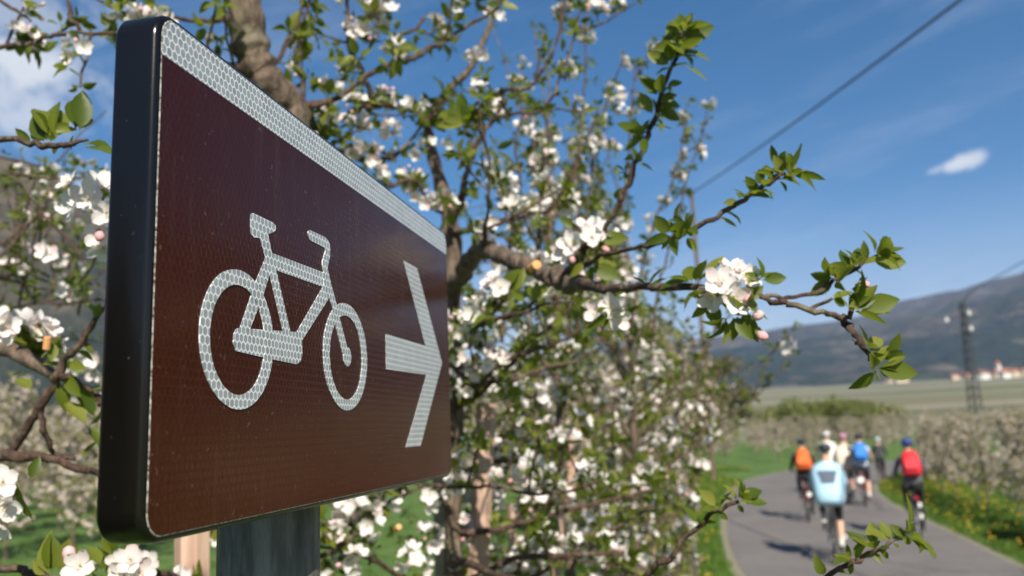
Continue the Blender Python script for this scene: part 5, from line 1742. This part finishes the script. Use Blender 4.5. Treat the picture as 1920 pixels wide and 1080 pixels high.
def person(loc, rz, label, top, legs, helmet, pack=None, bare_leg=True, bare_arm=False, lean=.42, shirt_w=1.0, group='cyclists on the road', scale=1.0, hair=False, wide=False, patch=False):
    """rider seated on a bicycle, seen from behind; one body mesh, helmet and bag as children"""
    rt = thing('person', loc, label, 'person', group, rz)
    rt.scale = (scale,) * 3
    hip = Vector((0, -.27, .98))
    sh = hip + Vector((0, math.sin(lean) * .50, math.cos(lean) * .50))
    nk = sh + Vector((0, .04, .07))
    hd = nk + Vector((0, .05, .12))
    V = [hip, hip.lerp(sh, .35), hip.lerp(sh, .75), sh, nk, hd, hd + Vector((0, .015, .10))]
    Rr = [(.150, .115), (.135, .10), (.165, .11), (.13, .085), (.055, .058), (.078, .092), (.055, .062)]
    E_ = [(0, 1), (1, 2), (2, 3), (3, 4), (4, 5), (5, 6)]

    def chain(start, pts, rs):
        p = start
        for q, r in zip(pts, rs):
            V.append(Vector(q)); Rr.append(r); E_.append((p, len(V) - 1)); p = len(V) - 1
    for sx_ in (-1, 1):
        s0 = sh + Vector((sx_ * .175, .0, -.02))
        el = s0 + Vector((sx_ * .09, .16, -.26))
        wr = Vector((sx_ * .27, .25, 1.07))
        chain(3, [s0, s0.lerp(el, .5), el, el.lerp(wr, .5), wr, wr + Vector((-.01 * sx_, .06, -.01))], [.062, .050, .042, .038, .027, .036])
    for sx_, pz, py in ((1, .12, -.08), (-1, .48, -.08)):
        h0 = hip + Vector((sx_ * .095, .03, -.05))
        an = Vector((sx_ * .115, py - .05, pz + .09))
        kn = Vector((sx_ * .125, .10 if pz < .3 else .20, (h0.z + an.z) / 2 + (.07 if pz < .3 else .10)))
        chain(0, [h0, h0.lerp(kn, .5), kn, kn.lerp(an, .35), an, an + Vector((0, .06, -.055)), an + Vector((0, .15, -.06))], [.092, .080, .056, .056, .036, .036, .030])
    mats = [top, legs, 'skin', 'sock', 'shoe', 'hair']

    def fm(c):
        x, y, z = c
        t = (Vector((0, y, z)) - hip).dot((sh - hip).normalized())
        if z > nk.z + .005 and abs(x) < .12:
            return 5 if (z > hd.z - .02 and y < hd.y + .03) else 2
        ax = abs(x)
        if z < .66 and not (abs(x) < .05):
            low = .12 if x > 0 else .48
            if z < low + .095: return 4
            if z < low + .20 and bare_leg: return 3
            return 2 if bare_leg and (z < (.58 if x > 0 else .73)) else 1
        if bare_leg and x < -.03 and z < .73: return 2
        if z < hip.z + .02 and ax < .3 and y < .3: return 1
        if y > .24: return 2
        if ax > .20 and bare_arm and z < sh.z - .10: return 2
        if ax > .2 and y > .2 and z < 1.12: return 2
        return 0
    skin_mesh([tuple(v) for v in V], E_, Rr, 0, 'body', rt, mats, fm)
    # helmet
    b = MB()
    b.ball(hd + Vector((0, .02, .085)), (.105, .135, .088), 0, 14, 8, Matrix.Rotation(-.2, 3, 'X'))
    b.v = [v if v[2] > hd.z + .045 else (v[0] * .96, v[1] * 1, hd.z + .045) for v in b.v]
    ho = b.build('helmet', [helmet], rt)
    up = (sh - hip).normalized(); bk = Vector((0, -up.z, up.y))
    if pack:
        rot = Matrix(((1, 0, 0), (0, -bk.y, up.y), (0, -bk.z, up.z)))
        b = MB()
        pc_ = hip.lerp(sh, .60) + bk * .20
        W0, W1 = (.135, .195) if pack == 'orange' else (.165, .175)
        vs, fs = [], []
        prof_ = [(-.24, .80, .06), (-.20, .97, .10), (-.08, 1.0, .125), (.08, .94, .11), (.18, .80, .085), (.235, .55, .05)]
        K = 14
        for (zz, wf, dp) in prof_:
            t = (zz + .24) / .475
            wd = (W1 + (W0 - W1) * t) * wf
            for i in range(K):
                a = 2 * math.pi * i / K
                ca, sa = math.cos(a), math.sin(a)
                sg = lambda q: math.copysign(abs(q) ** .7, q)
                vs.append(pc_ + Vector((wd * sg(ca), 0, 0)) + bk * (dp * sg(sa)) + up * zz)
        for i in range(len(prof_) - 1):
            for j in range(K):
                fs.append((i * K + j, i * K + (j + 1) % K, (i + 1) * K + (j + 1) % K, (i + 1) * K + j))
        fs += [tuple(range(K - 1, -1, -1)), tuple(range((len(prof_) - 1) * K, len(prof_) * K))]
        b.add(vs, fs, 0, True)
        po = b.build('backpack', [pack], rt)
        q = MB()
        q.box(pc_ + bk * .135 + up * -.10, (W1 * 1.3, .04, .16), 0, rot)
        q.build('pocket', [pack], po)
        q = MB()
        for sx_ in (-.1, .1):
            q.tube([pc_ + up * .18 + Vector((sx_, 0, 0)) - bk * .06, sh + Vector((sx_, .03, .07)), sh + Vector((sx_, .10, -.02))], .018, 6)
        q.build('strap', ['black_cloth'], po)
    if wide:
        b = MB()
        vs, fs = [], []
        K = 18
        prof_ = [(-.14, .170, .12), (-.10, .215, .165), (.02, .235, .185), (.20, .245, .175), (.34, .255, .155), (.44, .235, .125), (.50, .165, .10), (.535, .09, .07)]
        for (zz, wd, dp) in prof_:
            for i in range(K):
                a = 2 * math.pi * i / K
                ca, sa = math.cos(a), math.sin(a)
                sg = lambda q: math.copysign(abs(q) ** .8, q)
                vs.append(hip + Vector((wd * sg(ca), 0, 0)) + bk * (dp * sg(sa)) + up * (zz + .01))
        for i in range(len(prof_) - 1):
            for j in range(K):
                fs.append((i * K + j, i * K + (j + 1) % K, (i + 1) * K + (j + 1) % K, (i + 1) * K + j))
        fs += [tuple(range((len(prof_) - 1) * K, len(prof_) * K)), tuple(range(K - 1, -1, -1))]
        b.add(vs, fs, 0, True)
        jo = b.build('jersey', [wide], rt)
        if patch:
            q = MB()
            def on(x_, zz):
                dp = np.interp(zz, [p_[0] for p_ in prof_], [p_[2] for p_ in prof_])
                wd = np.interp(zz, [p_[0] for p_ in prof_], [p_[1] for p_ in prof_])
                yy = dp * max(0, 1 - abs(x_ / wd) ** 2.5) ** .4 + .004
                return hip + Vector((x_, 0, 0)) + bk * (yy + .010) + up * (zz + .01)
            g = []
            for i in range(7):
                for j in range(9):
                    zz = .17 + .21 * i / 6
                    hw = .095 + .06 * i / 6
                    g.append(on(hw * (j / 4 - 1), zz))
            q.add(g, [(i * 9 + j, i * 9 + j + 1, (i + 1) * 9 + j + 1, (i + 1) * 9 + j) for i in range(6) for j in range(8)], 0, True)
            q.build('back_panel', ['patch_grey'], jo)
    return rt


def gpt(px, py):
    r = ray(px, py)
    return Vector((r.x, r.y, 0)) * (CZ / -r.z)


def rider(px, py, rz, blab, plab, fmat, refl, scale=1.0, mud=False, **kw):
    g = gpt(px, py)
    z = RAD(rz)
    g = g + Vector((-math.sin(z), math.cos(z), 0)) * .84   # py is where the rear wheel touches the road
    g.z = .013
    b = thing('bicycle', g, blab, 'bicycle', 'bicycles on the road', z)
    b.scale = (scale,) * 3
    bicycle(b, fmat, refl, mud)
    person(tuple(g), z, plab, scale=scale, **kw)


rider(1569, 1064, -19, 'black bicycle of the nearest rider in the light blue jersey', 'nearest cyclist in a wide light blue jersey with a dark grey back panel',
      'frame_black', [(.16, .42, .030, 'reflector')], top='lightblue', legs='black_cloth', helmet='helm_black', wide='lightblue', patch=True, lean=.30, bare_arm=False)
rider(1518, 983, -17, 'grey bicycle under the cyclist with the orange backpack', 'cyclist in dark clothes with an orange backpack at the left of the group',
      'frame_red', [(.05, .60, .050, 'reflector')], top='dark_cloth', legs='black_cloth', helmet='helm_black', pack='orange', bare_leg=False, lean=.45)
rider(1729, 1017, -20, 'bicycle with mudguard and white reflectors under the cyclist with the red backpack', 'cyclist in a dark grey jacket with a red backpack and blue helmet',
      'frame_black', [(.0, .74, .030, 'red_lens'), (.03, .62, .045, 'reflector'), (.03, .42, .050, 'reflector')], mud=True, top='grey_cloth', legs='black_cloth', helmet='helm_blue', pack='red_pack', bare_leg=False, lean=.50)
rider(1625, 953, -20, 'dark red bicycle with a round white lamp under the rider with the bright blue back', 'cyclist in a pale jersey with a bright blue pack and bare legs',
      'frame_red', [(-.06, .66, .075, 'reflector')], top='paleblue', legs='dark_cloth', helmet='helm_black', bare_leg=True, bare_arm=True, lean=.42, pack='blue')
rider(1596, 949, -18, 'grey bicycle of the rider in the cream shirt, half hidden by the nearest rider', 'cyclist in a loose cream shirt and dull pink helmet behind the nearest rider',
      'frame_grey', [(0, .6, .03, 'red_lens')], top='cream', legs='dark_cloth', helmet='pink', wide='cream', lean=.45, bare_leg=True)
rider(1562, 930, -18, 'grey bicycle of the farthest rider in the pale yellowish shirt', 'farthest cyclist in a pale yellowish shirt and white helmet',
      'frame_grey', [(0, .6, .03, 'red_lens')], top='white_cloth', legs='dark_cloth', helmet='helm_white', wide='white_cloth', lean=.35, bare_leg=True)
rider(1653, 910, -24, 'small black bicycle of the smaller rider at the edge of the grass', 'small cyclist in dark clothes with a pale blue-white helmet riding ahead',
      'frame_black', [(0, .6, .03, 'red_lens')], scale=.84, top='dark_cloth', legs='black_cloth', helmet='helm_palegreen', lean=.5, bare_leg=False)


# ------------------------------------------------------------------ poles and wires
def utility_pole(loc, h, r, label, arm=None, mt='pole_wood', n_ins=2, rz=0.0):
    t = thing('utility_pole', loc, label, 'utility pole', None, rz)
    w = MB(); w.tube([(0, 0, 0), (0, 0, h * .5), (0, 0, h)], [r, r * .85, r * .7], 12)
    w.build('shaft', [mt], t)
    if arm:
        for zz in arm:
            a = MB(); a.box((0, r * .8 + .05, zz), (1.9, .1, .12)); a.build('crossarm', [mt], t)
            for xx in (-.85, .85)[:n_ins]:
                q = MB()
                q.tube([(xx, r * .8 + .05, zz + .06), (xx, r * .8 + .05, zz + .12), (xx, r * .8 + .05, zz + .2), (xx, r * .8 + .05, zz + .32)], [.05, .09, .06, .1], 10)
                q.build('insulator', ['insul'], t)
    return t


pw = at(1297, 362, 33.0)
utility_pole((pw.x, pw.y, 0), pw.z + .1, .10, 'tall wooden utility pole rising behind the blossom at the end of the overhead cable')
P2 = at(1772, 0, 12.5)
dv = P2 - pw
end = pw + dv * 2.0
utility_pole((end.x, end.y, 0), end.z + .1, .13, 'wooden utility pole behind the viewer carrying the overhead cable')
w = MB()
N = 60
w.tube([pw.lerp(end, i / N) + Vector((0, 0, -.35 * 4 * (i / N) * (1 - i / N) + .35 * 4 * .25 * (i / N))) for i in range(N + 1)], .022, 8)
o = w.build('overhead_cable', ['cable'])
tag(o, 'dark overhead cable slanting across the blue sky at the upper right', 'cable')

pl_ = at(1804, 566, 110)
lp = thing('lattice_pylon', (pl_.x, pl_.y, 0), 'dark lattice power pylon standing in the fields in front of the right mountainside', 'pylon', None, .3)
H_ = pl_.z
w = MB()
def leg_at(i, z):
    r_ = .62 - .42 * z / H_
    return Vector((r_ * (1, 1, -1, -1)[i % 4], r_ * (1, -1, -1, 1)[i % 4], z))
for i in range(4):
    q = MB(); q.tube([leg_at(i, 0), leg_at(i, H_)], .09, 5); q.build('leg', ['pole_steel'], lp)
K_ = 14
for k_ in range(K_):
    z0_, z1_ = H_ * k_ / K_, H_ * (k_ + 1) / K_
    for i in range(4):
        w.tube([leg_at(i, z0_), leg_at(i + 1, z1_)], .055, 4); w.tube([leg_at(i + 1, z0_), leg_at(i, z1_)], .055, 4)
w.build('bracing', ['pole_steel'], lp, kind='stuff')
for zz in (H_ - 2.0, H_ - 4.4):
    q = MB(); q.tube([(-2.2, 0, zz), (0, 0, zz + .35), (2.2, 0, zz)], .05, 5); q.tube([(-2.2, 0, zz), (2.2, 0, zz)], .05, 5); q.build('crossarm', ['pole_steel'], lp)
for (px, py) in ((1775, 601), (1817, 588), (1821, 617)):
    q = at(px, py, 109) - Vector(lp.location)
    q = Matrix.Rotation(-.3, 3, 'Z') @ q
    b = MB(); b.ball(q, (.22, .22, .26), 0, 10, 6)
    b.box(q + Vector((0, .0, .38)), (.1, .1, .3))
    b.build('insulator', ['insul'], lp)
w = MB()
e2 = at(1990, 462, 95)
w.tube([pl_ + Vector((0, 0, 0)), at(1830, 540, 108), at(1920, 490, 100), e2], .06, 6)
o = w.build('power_line', ['cable'])
tag(o, 'faint power line running from the grey field pole to the right edge', 'power line')

# ------------------------------------------------------------------ village at the foot of the mountain
M['wall_white'] = plain('house_plaster_white', (0.74, 0.72, 0.67), 0.9, .05, 1)
M['wall_cream'] = plain('house_plaster_cream', (0.58, 0.48, 0.36), 0.9, .08, 1)
M['roof_red'] = plain('roof_tiles_red', (0.30, 0.13, 0.08), 0.9, .25, 2)
M['window_dark'] = simple('window_dark', (0.03, 0.035, 0.045), .2)
M['stone'] = plain('stone_grey', (0.36, 0.34, 0.31), 0.9, .15, 1)


def house(px, py, d, wd, dp, h, rf, wall, label, rz=0.2, tower=False):
    g = at(px, py, d)
    z0 = ground_z(g.x, g.y)
    t = thing('church' if tower else 'house', (g.x, g.y, z0), label, 'church' if tower else 'house', None if tower else 'houses of the village', rz)
    w = MB(); w.box((0, 0, h / 2 - 1), (wd, dp, h + 2)); w.build('wall', [wall], t)
    r = MB()
    if tower:
        r.add([(-wd * .6, -dp * .6, h), (wd * .6, -dp * .6, h), (wd * .6, dp * .6, h), (-wd * .6, dp * .6, h), (0, 0, h + rf)], [(0, 1, 4), (1, 2, 4), (2, 3, 4), (3, 0, 4), (3, 2, 1, 0)])
        w = MB(); w.box((wd * 2.0, 0, h * .25 - 1), (wd * 3, dp * 1.8, h * .5 + 2)); w.build('nave', [wall], t)
        q = MB(); L_ = wd * 3
        q.add([(wd * .45, -dp, h * .5), (wd * 3.6, -dp, h * .5), (wd * 3.6, dp, h * .5), (wd * .45, dp, h * .5), (wd * .45, 0, h * .72), (wd * 3.6, 0, h * .72)], [(0, 1, 5, 4), (2, 3, 4, 5), (0, 4, 3), (1, 2, 5), (0, 3, 2, 1)])
        q.build('nave_roof', ['roof_red'], t)
    else:
        r.add([(-wd * .56, -dp * .6, h), (wd * .56, -dp * .6, h), (wd * .56, dp * .6, h), (-wd * .56, dp * .6, h), (-wd * .56, 0, h + rf), (wd * .56, 0, h + rf)], [(0, 1, 5, 4), (2, 3, 4, 5), (0, 4, 3), (1, 2, 5), (0, 3, 2, 1)])
    r.build('roof', ['roof_red'], t)
    for zz in np.arange(1.6, h - .8, 2.8):
        for xx in (-.3, 0, .3):
            q = MB(); q.box((xx * wd, -dp / 2 - .02, zz + .3), (1.0, .1, 1.3)); q.build('window', ['window_dark'], t)


HS = [(1843, 712, 900, 21, 12, 9, 4, 'wall_white', 'brightest white house of the village at the foot of the mountain'),
      (1868, 706, 980, 16, 10, 8, 5, 'wall_cream', 'cream house with a red roof between the white house and the church'),
      (1902, 712, 940, 18, 11, 9, 5, 'wall_cream', 'pale house with a red roof at the right end of the village'),
      (1922, 706, 1010, 20, 11, 9, 5, 'wall_cream', 'red roofed house cut off by the right edge of the picture'),
      (1812, 712, 1000, 14, 10, 7, 4, 'wall_cream', 'small cream house just left of the brightest white house'),
      (1790, 714, 1050, 15, 10, 7, 4, 'wall_cream', 'small house left of the village beside the power line pole'),
      (1690, 718, 1100, 26, 10, 6, 3, 'wall_cream', 'long low pale farmhouse standing alone left of the village'),
      (1668, 719, 1150, 14, 10, 6, 3, 'wall_cream', 'little pale outbuilding left of the lone farmhouse'),
      (1466, 742, 150, 2.6, 2.4, 1.9, .7, 'wall_white', 'tiny white hut at the far edge of the green orchard'),
      (1885, 708, 900, 14, 10, 8, 4, 'wall_white', 'white house with a red roof just right of the church')]
for q in HS:
    f_ = 1 if q[2] < 200 else .68
    house(q[0], q[1], q[2], q[3] * f_, q[4] * f_, q[5] * f_, q[6] * f_, q[7], q[8], rz=.2 + (q[0] % 5) * .12)
house(1873, 706, 1000, 5, 5, 15, 6, 'wall_white', 'white village church with a square tower', rz=.2, tower=True)

# ------------------------------------------------------------------ unseen fruit bins, made up for their pale and red reflection in the sign face
M['bin_wood'] = plain('bin_wood', (0.74, 0.56, 0.38), 0.85, .2, 8)
M['bin_red'] = plain('bin_red_plastic', (0.55, 0.035, 0.015), 0.5, .1, 5)


def added_bin(x, y, z, sz, h, m, label, rz, grp):
    t = thing('added_bin', (x, y, z), label, 'bin', grp, rz)
    for sx_ in (-1, 1):
        b = MB(); b.box((sx_ * (sz / 2 - .012), 0, h / 2 + .05), (.024, sz, h - .10)); b.build('side_panel', [m], t)
        b = MB(); b.box((0, sx_ * (sz / 2 - .012), h / 2 + .05), (sz - .05, .024, h - .10)); b.build('side_panel', [m], t)
        b = MB(); b.box((sx_ * (sz / 2 - .08), 0, .047), (.09, sz - .02, .09)); b.build('skid', [m], t)
    b = MB(); b.box((0, 0, .12), (sz - .06, sz - .06, .02)); b.build('floor_panel', [m], t)


for i in range(3):
    added_bin(9.5, 12.2, .01 + i * .70, 1.25, .69, 'bin_wood', ('lowest', 'middle', 'topmost')[i] + ' pale wooden fruit bin of the unseen stack added for the sign reflection', -.5, 'unseen stacked wooden fruit bins')
for i in range(2):
    added_bin(9.35, 14.2, .01 + i * .70, 1.15, .69, 'bin_red', ('lower', 'upper')[i] + ' red plastic fruit bin of the unseen pair added for the sign reflection', -.45, 'unseen stacked red fruit bins')
